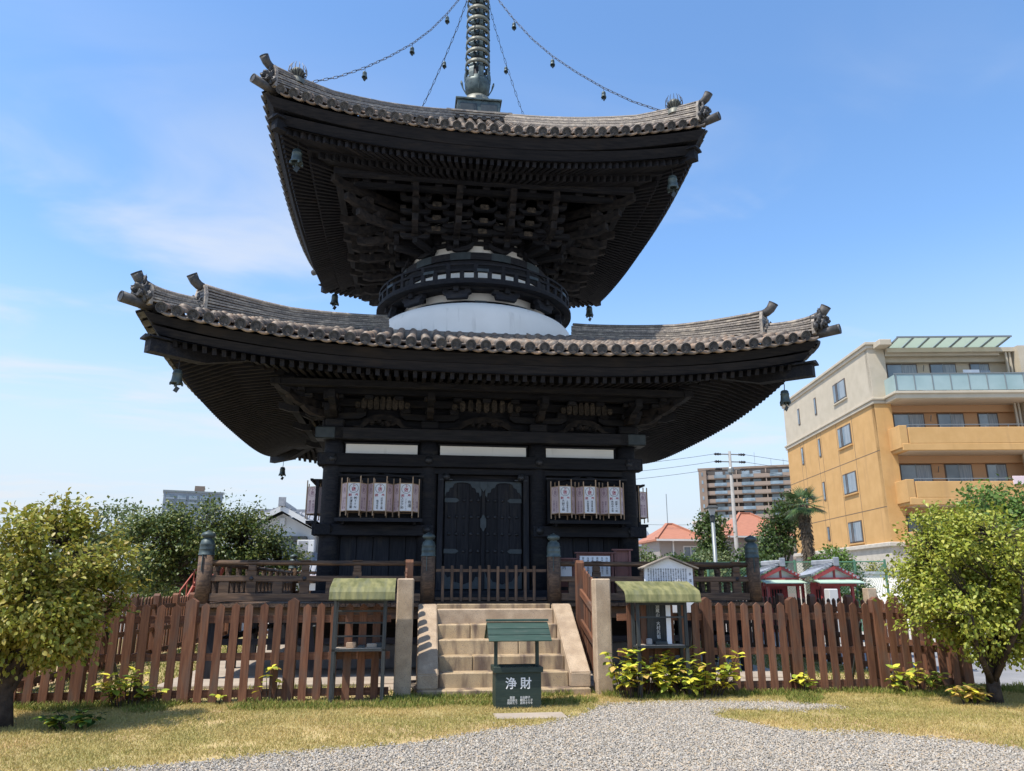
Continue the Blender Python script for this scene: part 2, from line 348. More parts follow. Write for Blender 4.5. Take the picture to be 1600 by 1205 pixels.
def roof(name, he, tab, liftc, pw, q, pitch, rr, ridge_split, fan, raf, boards, hip, horn, lbl):
    """he: eave half width of the tile tips; tab: (half width, height) of the tile surface; liftc: rise at the corners"""
    def z_tile(h, t):
        k = max(0.0, min(1.1, (h - q) / (he - q))); return interp(tab, h) + liftc * (abs(t) ** pw) * k ** 1.5
    NT = 24
    # deck sheet under the tiles plus soffit
    (hj0, zj0), (hj1, zj1), (hf0, zf0), (hf1, zf1), lj, lf = raf
    def z_j(h, t): k = (h - hj0) / (hj1 - hj0); return zj0 + (zj1 - zj0) * k + lj * (abs(t) ** pw) * max(0, k) ** 1.3
    def z_f(h, t): k = (h - hf0) / (hf1 - hf0); return zf0 + (zf1 - zf0) * k + (lj + (lf - lj) * max(0, k)) * (abs(t) ** pw)
    d = MB()
    for k in range(4):
        for fn, hs_, off, flip in ((z_tile, [he - .25, (he + q) / 2 + 1, (he + q) / 2, q - .1], -0.10, 0), (z_j, [hj0, (hj0 + hj1) / 2, hj1], 0.012, 1), (z_f, [hf0, (hf0 + hf1) / 2, hf1 + 0.08], 0.012, 1)):
            v = []; f = []
            for h in hs_:
                for i in range(NT + 1): t = -1 + 2 * i / NT; v.append((t * h, -h, fn(h, t) + off))
            for a in range(len(hs_) - 1):
                for i in range(NT): b = a * (NT + 1) + i; f.append((b, b + 1, b + NT + 2, b + NT + 1) if not flip else (b + NT + 1, b + NT + 2, b + 1, b))
            d.add((v, f), rk(k))
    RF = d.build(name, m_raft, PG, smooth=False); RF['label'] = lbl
    # boards along the eave, mitred at the corners
    for k in range(4):
        for (h, z0, kk, prof) in boards:
            v = []; f = []; np_ = len(prof)
            for i in range(NT + 1):
                t = -1 + 2 * i / NT
                for a_, b_ in prof: v.append((t * (h + a_), -(h + a_), z0 + b_ + kk * abs(t) ** pw))
            for i in range(NT):
                for q_ in range(np_): r_ = (q_ + 1) % np_; f.append((i * np_ + q_, i * np_ + r_, (i + 1) * np_ + r_, (i + 1) * np_ + q_))
            vf('eave_board', RF, m_raft, (v, f), rk(k))
    # tile rows
    ct = cover_tile(rr * 0.92, 0.36); dt = disc_tile(rr, 0.34); pt = pan_tile(pitch * 1.02, 0.36, 0.05, 0.05)
    mc, md, mp_ = mesh_of(ct, m_tile), mesh_of(dt, m_tile), mesh_of(pt, m_tile)
    md.materials.append(m_tiledk); mdk = mesh_of(dt, m_horn)
    for p in md.polygons:
        if p.center.x < -0.03: p.material_index = 1; p.use_smooth = False
    nrow = int((he - 0.12) / pitch); rest = MB(); rest0 = MB()
    def place(k, x, h0, h1, dz):
        t0 = x / max(h0, .1); t1 = x / max(h1, .1)
        return frame((x, -h0, z_tile(h0, min(1.05, t0)) + dz), (x, -h1, z_tile(h1, min(1.05, t1)) + dz))[0]
    def base(M, x, h0, dz):
        R_ = M.to_3x3().to_4x4(); return Matrix.Translation((x, -h0, z_tile(h0, min(1.05, x / h0)) + dz)) @ R_
    for k in range(4):
        K = rk(k)
        for i in range(-nrow, nrow + 1):
            x = i * pitch
            hend = max(q, abs(x) + 0.12); h = he - 0.02; c = 0
            while h > hend + 0.10:
                h1 = max(hend, h - (0.25 if c == 0 else 0.30))
                Mx = K @ base(place(k, x, h, h1, 0), x, h, (0.015 if c == 0 else 0.075) + 0.006 * random.random()) @ Matrix.Rotation(random.uniform(-.03, .03), 4, 'Z') @ Matrix.Rotation(0 if c == 0 else .10, 4, 'Y')
                Mp = K @ base(place(k, x, h, h1, 0), x + pitch / 2, h - 0.0, 0.0 if c == 0 else 0.10) @ Matrix.Rotation(0 if c == 0 else .12, 4, 'Y')
                keep = (k == 0 and c < 3)
                if keep:
                    link('eave_tile' if c == 0 else 'round_tile', md if c == 0 else mc, RF, Mx)
                    if abs(x + pitch / 2) < h - .1: link('pan_tile', mp_, RF, Mp)
                else:
                    if c < 2 or k in (0, 1, 3): (rest0 if c == 0 else rest).add(dt if c == 0 else ct, Mx)
                    if (c < 2) and abs(x + pitch / 2) < h - .1: (rest0 if c == 0 else rest).add(pt, Mp)
                h = h1; c += 1
    stuff(rest.build('roof_tiles', m_tile, RF, smooth=True)); stuff(rest0.build('eave_tiles', m_tiledk, RF, smooth=True))
    # hip rafters, corner tiles, ridges
    oni_big = oni(horn[0]); oni_small = oni(horn[0] * 0.8)
    for k in range(4):
        K = rk(k) @ Matrix.Rotation(-math.pi / 4, 4, 'Z')     # local -y is now the corner diagonal
        s2 = math.sqrt(2)
        def dg(h, z): return (0, -h * s2, z)
        he_, hz = hip
        o = vf('hip_rafter', RF, m_dark, sweep([dg(hj0, zj0 + .02), dg((hj0 + he_) / 2, z_j((hj0 + he_) / 2, 1) - .10), dg(he_ * 0.88, hz + .02), dg(he_, hz)], rect(0.20, 0.22)), K)
        vf('rafter_cap', RF, m_dark, sweep([dg(he_ - .35, hz + .24), dg(he_ + 0.045, hz + .235)], [(-.17, 0), (.17, 0), (.17, .03), (0, .075), (-.17, .03)]), K)
        zc = z_tile(he, 1)
        c0, c1 = Vector(dg(he + 0.13, zc + 0.03)), Vector(dg(he - .25, zc - 0.0)); M0, l0 = frame(c1, c0); M0 = M0.copy(); M0.translation = c0
        vf('corner_tile', RF, m_horn, tube([c1, c0], [.088, .098], 14), K, True)
        vf('corner_end', RF, m_tiledk, lathe([(0.098, 0), (0.098, 0.02), (0.078, 0.02), (0.07, 0.008), (0.04, 0.012), (0.0, 0.012)], 14), K @ M0 @ Matrix.Rotation(math.pi / 2, 4, 'Y'), False)
        segs = [(ridge_split, q - 0.02, 0.34), (he - 0.14, ridge_split - 0.05, 0.20)] if ridge_split else [(he - 0.14, q - 0.02, 0.30)]
        for si, (ha, hb, hh) in enumerate(segs):
            n = 14; path = []
            for i in range(n + 1):
                h = ha + (hb - ha) * i / n; path.append(Vector(dg(h, z_tile(h, 1) + 0.03)))
            nc = 8 if hh > .33 else (7 if hh > .25 else 5); ch = hh / nc
            for c in range(nc):
                w = 0.30 - 0.012 * c + (0.022 if c % 2 else 0)
                vf('ridge_course', RF, m_tile2, sweep([p + Vector((0, 0, c * ch * (1 + .45 * (1 - j / n) ** 4))) for j, p in enumerate(path)], rect(w, ch * 0.80)), K)
            vf('ridge_core', RF, m_tiledk, sweep([p + Vector((0, 0.02, 0)) for p in path], rect(0.19, hh - .01)), K)
            cap = [p + Vector((0, 0, hh * (1 + .45 * (1 - j / n) ** 4) + 0.015)) for j, p in enumerate(path)]
            vf('ridge_cap', RF, m_tile2, sweep(cap, [(0.075 * math.cos(a), 0.075 * math.sin(a)) for a in [math.pi * j / 6 for j in range(7)]]), K, True)
            e = cap[0]; dirv = (cap[0] - cap[1]).normalized()
            hp = [e + Vector((0, .10, -.02)), e + Vector((0, -.04, 0.01)), e + Vector((0, -0.12, 0.06)), e + Vector((0, -0.185, 0.155))]
            hv = tube(hp, [0.075, 0.085, 0.09, 0.098], 12); vf('ridge_horn', RF, m_horn, hv, K, True)
            M1, _ = frame(hp[2], hp[3]); M1 = M1.copy(); M1.translation = hp[3] + (hp[3] - hp[2]).normalized() * 0.004
            vf('horn_end', RF, m_tiledk, lathe([(0.098, 0), (0.098, 0.02), (0.076, 0.02), (0.07, 0.008), (0.04, 0.012), (0.0, 0.012)], 14), K @ M1 @ Matrix.Rotation(math.pi / 2, 4, 'Y'), False)
            zb = path[0]; Mo = Matrix.Translation(zb + Vector((0, -0.02, -0.04))) @ Matrix.Rotation(-math.pi / 2, 4, 'Z')
            link('demon_tile', oni_big if (si == len(segs) - 1) else oni_small, RF, K @ Mo)
            vf('ridge_end_plate', RF, m_tile2, sweep([zb + Vector((0, 0.06, -.07)), zb + Vector((0, 0.0, -.07))], [(-.19, 0), (.19, 0), (.19, hh * 1.2), (.12, hh * 1.4 + .11), (-.12, hh * 1.4 + .11), (-.19, hh * 1.2)]), K)
    # rafters
    rest = MB(); sp = 0.165 if not fan else 0.155
    def put(k, A, B, w, h_, keep):
        if keep: G_ = bar('rafter', RF, m_raft, rk(k) @ Vector(A), rk(k) @ Vector(B), w, h_)
        else: rest.bar(rk(k) @ Vector(A), rk(k) @ Vector(B), w, h_)
    for k in range(4):
        for (h0, h1, zf_, hh) in ((hj0 + .1, hj1, z_j, 0.13), (hf0, hf1, z_f, 0.12)):
            nn = int((h1 - 0.1) / sp)
            for i in range(-nn, nn + 1):
                x = i * sp
                if fan:
                    t = x / h1; a0 = (t * h0, -h0, zf_(h0, t) - hh / 2); a1 = (x, -h1, zf_(h1, t) - hh / 2)
                else:
                    hs0 = max(h0, abs(x) + .12)
                    if hs0 > h1 - .08: continue
                    a0 = (x, -hs0, zf_(hs0, x / hs0) - hh / 2); a1 = (x, -h1, zf_(h1, x / h1) - hh / 2)
                put(k, a0, a1, 0.075, hh, k == 0 or (fan and k == 3 and zf_ is z_f and i < 0))
    stuff(rest.build('rafters', m_raft, RF))
    return RF, z_tile

LOW, z_low = roof('lower_roof', 6.25, [(6.25, 5.63), (5.6, 5.84), (4.91, 6.09), (4.06, 6.38), (3.08, 6.80), (2.2, 7.17)], 0.56, 2.8, 2.24, 0.262, 0.098, 5.42, False,
     ((3.2, 5.80), (5.0, 5.45), (4.82, 5.57), (5.84, 5.25), 0.36, 0.46),
     [(5.87, 5.25, 0.49, [(-.06, 0), (.02, 0), (.115, .14), (-.06, .14)]), (5.87, 5.395, 0.53, [(-.06, 0), (.125, 0), (.235, .155), (-.06, .155)]), (4.98, 5.45, 0.37, [(-.05, 0), (.05, 0), (.05, .1), (-.05, .1)])], (6.0, 5.39), (1.1,), 'wide lower roof of grey tiles with upturned corners')
UPP, z_upp = roof('upper_roof', 4.86, [(4.86, 10.94), (4.25, 11.28), (3.58, 11.67), (2.42, 12.54), (0.8, 13.80)], 0.66, 2.2, 0.8, 0.262, 0.098, None, True,
     ((2.5, 10.93), (3.95, 10.47), (3.75, 10.66), (4.47, 10.46), 0.22, 0.40),
     [(4.50, 10.47, 0.46, [(-.06, 0), (.0, 0), (.12, .19), (-.06, .19)]), (4.50, 10.665, 0.58, [(-.06, 0), (.13, 0), (.27, .195), (-.06, .195)]), (3.94, 10.47, 0.22, [(-.05, 0), (.05, 0), (.05, .14), (-.05, .14)])], (4.58, 10.76), (1.0,), 'steep upper roof of grey tiles with upturned corners')

# --- wall body
ZF = 1.27
COLX = (-3.1, -1.155, 1.155, 3.1)
colmesh = pymesh('column', *lathe([(0.0, 0.05), (0.205, 0.05), (0.205, 4.2), (0.19, 4.46), (0, 4.46)], 20), m_dark, True)
for x in COLX:
    for y in COLX:
        if abs(x) > 3 or abs(y) > 3: link('column', colmesh, PG, Matrix.Translation((x, y, 0)))
box('plinth', PG, m_grey, -3.65, 3.65, -3.65, 3.65, 0.05, 0.5, 0.03)
nailm = pymesh('nail', *lathe([(0.075, 0), (0.085, 0.015), (0.06, 0.025), (0.055, 0.045), (0.0, 0.05)], 14), m_iron, True)
for k in range(4):
    setG(rk(k))
    e = 0.003 * (k % 2)
    def nail(x, y, z): link('nail_boss', nailm, PG, Matrix.Translation((x, y, z)) @ Matrix.Rotation(math.pi / 2, 4, 'X'))
    # dark walls behind
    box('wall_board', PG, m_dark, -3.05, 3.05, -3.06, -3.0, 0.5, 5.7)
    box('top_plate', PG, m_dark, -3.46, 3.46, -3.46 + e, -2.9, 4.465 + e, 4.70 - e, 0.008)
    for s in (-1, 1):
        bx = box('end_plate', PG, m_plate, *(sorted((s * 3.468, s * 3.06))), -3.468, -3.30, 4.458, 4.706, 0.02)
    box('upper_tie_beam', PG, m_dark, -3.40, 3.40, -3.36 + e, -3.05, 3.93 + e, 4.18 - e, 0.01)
    for x in COLX: nail(x, -3.365, 4.06)
    for x0, x1 in ((-2.86, -1.39), (-0.92, 0.90), (1.33, 2.81)):
        box('plaster_strip', PG, m_white, x0, x1, -3.20, -3.12, 4.195, 4.40, 0.003)
        box('strip_frame', PG, m_dark, x0 - .03, x1 + .03, -3.24, -3.06, 4.40, 4.43)
    box('lintel', PG, m_dark, -3.0, 3.0, -3.26, -3.05, 3.80, 3.925, 0.008)
    sides = ((-3.42, -1.02), (1.02, 3.42))
    for x0, x1 in sides:
        box('lower_tie_beam', PG, m_dark, x0, x1, -3.36 + e, -3.05, 2.53 + e, 2.745 - e, 0.01)
        for j in range(6):     # plank wall
            a = x0 + 0.22 + j * (x1 - x0 - 0.44) / 6; box('wall_plank', PG, m_dark, a + .006, a + (x1 - x0 - 0.44) / 6 - .006, -3.12 - .008 * (j % 2), -3.055, 1.30, 2.53, 0.004)
        box('window_frame', PG, m_dark, x0 + .4, x1 - .3, -3.22, -3.06, 2.75, 2.83, 0.006)
        # cusped arch moulding over the lantern bay
        cxm = (x0 + x1) / 2 + (0.09 if x0 < 0 else -0.09)
        arch = [(cxm + u * 0.62, -3.16, 3.66 + 0.13 * (1 - abs(u)) ** 0.8 + (0.03 if abs(u) < .05 else 0)) for u in [-1 + j / 8 for j in range(17)]]
        vf('arch_moulding', PG, m_dark, sweep(arch, rect(0.10, 0.035)))
    for x in COLX: nail(x, -3.365, 2.65)
    box('floor_sill', PG, m_dark, -3.36, 3.36, -3.34 + e, -3.05, 1.30, 1.47, 0.01)
    # door
    for s in (-1, 1):
        box('door_jamb', PG, m_dark, *(sorted((s * 0.83, s * 0.95))), -3.26, -3.0, 1.47, 3.80, 0.01)
        DR = box('door', PG, m_dark, *(sorted((s * 0.015, s * 0.80))), -3.16, -3.07, 1.48, 3.67, 0.006)
        for j in range(3):
            a0, a1 = sorted((s * (0.05 + .25 * j), s * (0.29 + .25 * j))); box('door_plank', DR, m_dark, a0, a1, -3.172, -3.158, 1.6, 3.62, 0.004)
        for z in (2.24, 2.585, 2.93, 3.27):
            for j in range(5):
                if z in (2.24, 3.27) and j > 2: continue
                link('door_stud', nailm, DR, Matrix.Translation((s * (0.10 + 0.15 * j), -3.172, z)) @ Matrix.Rotation(math.pi / 2, 4, 'X') @ Matrix.Scale(0.42, 4))
        def plate(pts, y=-3.176): vf('door_fitting', DR, m_plate, (([(s * a, y, b) for a, b in pts] + [(s * a, y - .008, b) for a, b in pts]), [tuple(range(len(pts))), tuple(range(2 * len(pts) - 1, len(pts) - 1, -1))] + [(i, (i + 1) % len(pts), len(pts) + (i + 1) % len(pts), len(pts) + i) for i in range(len(pts))]))
        plate([(0.80, 3.665), (0.04, 3.665), (0.04, 3.38), (0.075, 3.34), (0.09, 3.43), (0.15, 3.44), (0.17, 3.52), (0.24, 3.54), (0.27, 3.61), (0.34, 3.635), (0.44, 3.645), (0.54, 3.635), (0.61, 3.61), (0.64, 3.54), (0.70, 3.52), (0.72, 3.45), (0.77, 3.43), (0.80, 3.33)])
        for z in (3.27, 2.24): plate([(0.80, z - .045), (0.80, z + .045), (0.56, z + .045), (0.52, z + .02), (0.50, z), (0.52, z - .02), (0.56, z - .045)], -3.18)
        plate([(0.80, 1.5), (0.80, 1.85), (0.72, 1.72), (0.66, 1.74), (0.60, 1.64), (0.5, 1.62), (0.4, 1.58), (.3, 1.62), (0.2, 1.64), (0.14, 1.74), (0.08, 1.72), (0.04, 1.85), (0.04, 1.5)])
        link('hinge_boss', nailm, PG, Matrix.Translation((s * 0.78, -3.27, 3.74)) @ Matrix.Rotation(math.pi / 2, 4, 'X') @ Matrix.Scale(0.95, 4))
        box('hinge_bar', PG, m_iron, *(sorted((s * 0.65, s * 0.92))), -3.27, -3.1, 3.675, 3.70)
    box('meeting_stile', PG, m_dark, -0.035, 0.035, -3.20, -3.1, 1.48, 3.665, 0.004)
    vf('lock_plate', PG, m_plate, sweep([(0, -3.203, 2.64), (0, -3.212, 2.64)], [(0, 0), (.03, .03), (.028, .05), (.06, .08), (.06, .26), (.028, .29), (.03, .31), (0, .34), (-.03, .31), (-.028, .29), (-.06, .26), (-.06, .08), (-.028, .05), (-.03, .03)]))
    vf('lock_plate', PG, m_plate, sweep([(0, -3.203, 3.45), (0, -3.212, 3.45)], [(0, 0), (.035, .05), (.07, .09), (.07, .21), (-.07, .21), (-.07, .09), (-.035, .05)]))
    # lower brackets: blocks, arms, frog-leg carvings, purlins
    for i, x in enumerate(COLX):
        box('bearing_block', PG, m_dark, x - .19, x + .19, -3.36, -2.98, 4.71, 4.90, 0.03)
        vf('bracket_arm', PG, m_dark, sweep([(x - .62, -3.22, 4.99), (x - .5, -3.22, 4.92), (x, -3.22, 4.90), (x + .5, -3.22, 4.92), (x + .62, -3.22, 4.99)], rect(0.14, 0.13)))
        vf('bracket_nose', PG, m_carve, sweep([(x, -3.2, 4.92), (x, -3.62, 4.90), (x, -3.80, 4.98), (x, -3.86, 5.06)], rect(0.13, 0.12)))
        for dx in (-.5, 0, .5): box('bracket_block', PG, m_dark, x + dx - .10, x + dx + .10, -3.34, -3.1, 5.05, 5.17, 0.02)
        vf('bracket_arm', PG, m_dark, sweep([(x, -3.1, 5.06), (x, -4.05, 5.06), (x, -4.28, 5.13)], rect(0.13, 0.14)))
        box('bracket_block', PG, m_carve, x - .10, x + .10, -3.92, -3.70, 5.20, 5.30, 0.02)
    box('wall_beam', PG, m_dark, -3.9, 3.9, -3.30 + e, -3.14, 5.18 + e, 5.34 - e)
    box('eave_purlin', PG, m_dark, -4.28, 4.28, -4.25 + e, -4.08, 5.36 + e, 5.50 - e, 0.01)
    box('bracket_beam', PG, m_dark, -3.98, 3.98, -3.80 + e, -3.66, 5.315 + e, 5.43 - e)
    for j in range(13):
        x = -3.6 + j * 0.6; box('bracket_block', PG, m_dark, x - .09, x + .09, -3.82, -3.64, 5.22, 5.31, 0.02)
    for cxb, wd in ((-2.127, 0.50), (0, 0.66), (2.127, 0.50)):
        for j in range(9):      # scalloped pale carving
            u = -1 + 2 * j / 8; hgt = 0.27 * math.sqrt(max(0.1, 1 - (abs(u) * 0.92) ** 2.6)); x = cxb + u * wd
            vf('carved_slat', PG, m_pale, sweep([(x, -3.72, 5.30 - .27 + (0.27 - hgt) * 0.2), (x, -3.66, 5.30 - .27 + (0.27 - hgt) * .2)], [(-.05, 0.03), (-.03, 0), (.03, 0), (.05, 0.03), (.055, hgt * .7), (.03, hgt), (-.03, hgt), (-.055, hgt * .7)]))
        frog = [(-wd * 1.25, 0), (-wd * .9, 0.03), (-wd * .72, .16), (-wd * .35, .25), (0, .27), (wd * .35, .25), (wd * .72, .16), (wd * .9, .03), (wd * 1.25, 0), (wd * .8, -.02), (wd * .5, .10), (0, .16), (-wd * .5, .10), (-wd * .8, -.02)]
        n = len(frog)
        vf('frog_leg_strut', PG, m_carve, ([(cxb + a, -3.40, 4.73 + b) for a, b in frog] + [(cxb + a, -3.28, 4.73 + b) for a, b in frog], [tuple(range(n))[::-1], tuple(range(n, 2 * n))] + [(i, (i + 1) % n, n + (i + 1) % n, n + i) for i in range(n)]))
        bm = bmesh.new()
        for j in range(9):
            g = bmesh.ops.create_icosphere(bm, subdivisions=1, radius=0.055 + .02 * random.random()); bmesh.ops.translate(bm, vec=(cxb + random.uniform(-.55, .55) * wd, -3.36, 4.79 + random.random() * .09), verts=g['verts'])
        me = bpy.data.meshes.new('relief'); bm.to_mesh(me); bm.free(); me.materials.append(m_carve); link('carved_relief', me, PG)
    setG()
for k in range(4):       # corner bracket noses on the diagonals
    K = rk(k) @ Matrix.Rotation(-math.pi / 4, 4, 'Z'); s2 = math.sqrt(2)
    for z, h, m in ((4.92, 3.72, m_carve), (5.08, 3.98, m_carve), (5.24, 4.2, m_dark)):
        vf('corner_nose', PG, m, sweep([(0, -3.0 * s2, z), (0, -(h - .2) * s2, z - .01), (0, -(h - .08) * s2, z + .05), (0, -h * s2, z + .13)], rect(0.16, 0.15)), K)

# --- dome, balcony, drum
a1 = [(2.62, 6.9), (2.62, 7.3), (2.615, 7.5), (2.59, 7.68), (2.54, 7.81), (2.46, 7.91), (2.34, 7.98), (2.15, 8.04), (1.95, 8.07), (1.7, 8.08)]
vf('white_dome', PG, m_white, lathe(a1, 64), None, True)
box('dome_kerb', PG, m_tile2, -2.67, 2.67, -2.67, 2.67, 6.85, 7.13, 0.02)
vf('dome_ring', PG, m_dark, lathe([(1.93, 8.06), (2.03, 8.06), (2.03, 8.15), (1.93, 8.15)], 64))
for j in range(12):
    a = math.pi / 2 + j * math.pi / 6 - .07
    vf('ring_plate', PG, m_plate, lathe([(1.94, 8.055), (2.036, 8.055), (2.036, 8.155), (1.94, 8.155)], 4, a, a + .14))
vf('drum_wall', PG, m_white, lathe([(1.90, 8.06), (1.90, 8.9), (1.76, 9.2), (1.76, 10.4)], 64), None, True)
BAL = vf('balcony_floor', PG, m_dark, lathe([(1.85, 8.40), (2.50, 8.40), (2.50, 8.395), (2.57, 8.395), (2.57, 8.465), (1.85, 8.465), (1.85, 8.40)], 72))
vf('balcony_beam', PG, m_dark, lathe([(2.20, 8.345), (2.34, 8.345), (2.34, 8.40), (2.20, 8.40)], 72))
for j in range(12):
    a = math.pi / 12 + j * math.pi / 6; Kj = Matrix.Rotation(a + math.pi / 2, 4, 'Z')
    w = 0.34
    prof = [(-w, .0), (-w * .82, -.03), (-w * .72, -.13), (w * .72, -.13), (w * .82, -.03), (w, 0), (w, .06), (-w, .06)]
    n = len(prof); R0 = 2.27
    def P_(x, z, r): return (x, -math.sqrt(max(.1, r * r - x * x)), z)
    vv = [P_(x, 8.25 + z, R0 + .07) for x, z in prof] + [P_(x, 8.25 + z, R0 - .07) for x, z in prof]
    vf('balcony_bracket', PG, m_dark, (vv, [tuple(range(n))[::-1], tuple(range(n, 2 * n))] + [(i, (i + 1) % n, n + (i + 1) % n, n + i) for i in range(n)]), Kj)
    for dx in (-.26, 0, .26): box('bracket_block', PG, m_dark, dx - .07, dx + .07, -2.33, -2.18, 8.255, 8.315, 0) if False else link('bracket_block', cube(0.14, 0.14, 0.1, m_dark, 0.015), PG, Kj @ Matrix.Translation((dx, -2.25, 8.30)))
    link('radial_arm', cube(0.13, 0.9, 0.13, m_dark, 0.01), PG, Kj @ Matrix.Translation((0, -1.95, 8.33)))
for z, r, R0 in ((8.89, 0.024, 2.50), (8.73, 0.030, 2.50), (8.505, 0.03, 2.50)):
    vf('balcony_rail', BAL, m_dark, lathe([(R0 - r, z - r), (R0 + r, z - r), (R0 + r, z + r), (R0 - r, z + r), (R0 - r, z - r)], 72))
for j in range(48):
    a = 2 * math.pi * (j + .5) / 48
    Mj = Matrix.Rotation(a, 4, 'Z')
    link('balcony_strut', cube(0.06, 0.10, 0.19, m_dark), BAL, Mj @ Matrix.Translation((2.495, 0, 8.615)))
    if j % 2: link('balcony_post', cube(0.065, 0.085, 0.16, m_dark), BAL, Mj @ Matrix.Translation((2.495, 0, 8.81)))
for j in range(12):
    a = math.pi / 2 + j * math.pi / 6 - .055; vf('rail_plate', BAL, m_plate, lathe([(2.465, 8.695), (2.535, 8.695), (2.535, 8.765), (2.465, 8.765), (2.465, 8.695)], 4, a, a + .11))
BAND = vf('drum_band', PG, m_dark, lathe([(1.75, 9.26), (1.96, 9.26), (1.96, 9.44), (1.75, 9.44)], 64))
for j in range(12):
    a = math.pi / 12 + j * math.pi / 6 - .13; vf('band_plate', BAND, m_plate, lathe([(1.94, 9.255), (1.967, 9.255), (1.967, 9.446), (1.94, 9.446)], 6, a, a + .26))
vf('drum_base_ring', PG, m_dark, lathe([(1.85, 8.95), (1.93, 8.95), (1.93, 9.24), (1.75, 9.24)], 64))
# tiers of arms and blocks around the drum
for t, (z, r) in enumerate(((9.70, 1.86), (9.875, 1.88), (10.04, 1.90), (10.20, 1.93))):
    vf('bracket_ring', PG, m_dark, lathe([(1.74, z), (r, z), (r, z + .085), (1.74, z + .085)], 60))
    for j in range(36):
        if t == 0 and j % 3 == 2: continue
        a = 2 * math.pi * (j + .5) / 36 + math.pi / 2
        link('bracket_block', cube(0.12, 0.17, 0.10, m_dark, 0.02), PG, Matrix.Rotation(a, 4, 'Z') @ Matrix.Translation((r - .05, 0, z - .045)))
for j in range(12):
    a = math.pi / 12 + j * math.pi / 6 + math.pi / 2; Kj = Matrix.Rotation(a + math.pi / 2, 4, 'Z')
    vf('tangent_arm', PG, m_dark, sweep([(-.30, -1.86, 9.62), (-.2, -1.9, 9.52), (0, -1.92, 9.46), (.2, -1.9, 9.52), (.30, -1.86, 9.62)], rect(0.14, 0.11)), Kj)
# stepped brackets carrying the square eave
for k in range(4):
    K = rk(k)
    for x0 in (-0.62, 0.62, -1.62, 1.62):
        inner = x0 if abs(x0) < 1 else x0 * .72
        yin = -math.sqrt(max(.3, 1.8 ** 2 - inner ** 2))
        for t in range(4):
            z = 9.62 + t * 0.20; y1 = -2.10 - .24 * t
            bar('stepped_arm', PG, m_dark, K @ Vector((inner, yin, z)), K @ Vector((x0, y1, z)), 0.13, 0.14)
            link('bracket_block', cube(0.19, 0.19, 0.12, m_carve, 0.025), PG, K @ Matrix.Translation((x0, y1 + .04, z + .13)))
            vf('cross_arm', PG, m_dark, sweep([(x0 - .36, y1 + .04, z + .10), (x0 - .26, y1 + .04, z + .04), (x0 + .26, y1 + .04, z + .04), (x0 + .36, y1 + .04, z + .10)], rect(0.11, 0.11)), K)
            for dx in (-.29, .29): link('bracket_block', cube(0.15, 0.15, 0.09, m_carve, 0.02), PG, K @ Matrix.Translation((x0 + dx, y1 + .04, z + .195)))
        for t in range(3):
            tip = -3.02 - .22 * t; z = 9.66 + .27 * t
            vf('tail_rafter', PG, m_carve, sweep([(x0, -1.9, z + .22), (x0, tip + .55, z + .05), (x0, tip + .2, z), (x0, tip, z + .045)], [(-.07, -.04), (.07, -.04), (.07, .14), (-.07, .14)]), K)
    for h, z in ((2.2, 9.80), (3.08, 10.37)):
        e = .003 * (k % 2)
        box('square_beam', PG, m_dark, -h, h, -h - .06 + e, -h + .06, z + e, z + .12 - e) if k == 0 else link('square_beam', cube(2 * h, 0.12, 0.12 - 2 * e, m_dark), PG, K @ Matrix.Translation((0, -h, z + .06 + e)))
    link('upper_purlin', cube(6.9, 0.16, 0.16 - .006 * (k % 2), m_dark), PG, K @ Matrix.Translation((0, -3.38, 10.56)))
    for j in range(11):
        x = -2.75 + j * .55; link('bracket_block', cube(0.18, 0.16, 0.10, m_dark, 0.02), PG, K @ Matrix.Translation((x, -3.1, 10.53)))
    for x in (-1.12, 0, 1.12):
        for zz_, yy_ in ((10.22, -2.78), (10.02, -2.5), (9.86, -2.25)):
            link('carved_panel', cube(0.22, 0.10, 0.13, m_pale2, 0.025), PG, K @ Matrix.Translation((x, yy_, zz_)))
            vf('cross_arm', PG, m_dark, sweep([(x - .30, yy_ + .03, zz_ - .02), (x - .2, yy_ + .03, zz_ - .10), (x + .2, yy_ + .03, zz_ - .10), (x + .30, yy_ + .03, zz_ - .02)], rect(0.10, 0.09)), K)
        vf('frog_leg_strut', PG, m_carve, sweep([(x - .22, -2.88, 10.33), (x - .12, -2.88, 10.43), (x, -2.88, 10.47), (x + .12, -2.88, 10.43), (x + .22, -2.88, 10.33)], rect(0.06, 0.05)), K)
    C_ = K @ Matrix.Rotation(-math.pi / 4, 4, 'Z'); s2 = math.sqrt(2)
    for t, (h, z) in enumerate(((2.92, 9.82), (3.18, 10.06), (3.46, 10.34))):
        vf('tail_rafter', PG, m_carve, sweep([(0, -1.7 * s2, z + .10), (0, -(h - .5) * s2, z - .03), (0, -(h - .18) * s2, z - .08), (0, -h * s2, z - .03)], [(-.075, -.02), (.075, -.02), (.075, .14), (-.075, .14)]), C_)
        link('bracket_block', cube(0.24, 0.24, 0.15, m_carve, 0.03), PG, C_ @ Matrix.Translation((0, -(h - .45) * s2, z + .17)))
    link('corner_post', cube(0.2, 0.2, 0.42, m_dark, 0.02), PG, C_ @ Matrix.Translation((0, -3.02 * s2, 10.60)))
    link('post_end', cube(0.16, 0.16, 0.12, m_pale, 0.02), PG, C_ @ Matrix.Translation((0, -3.10 * s2, 10.72)))

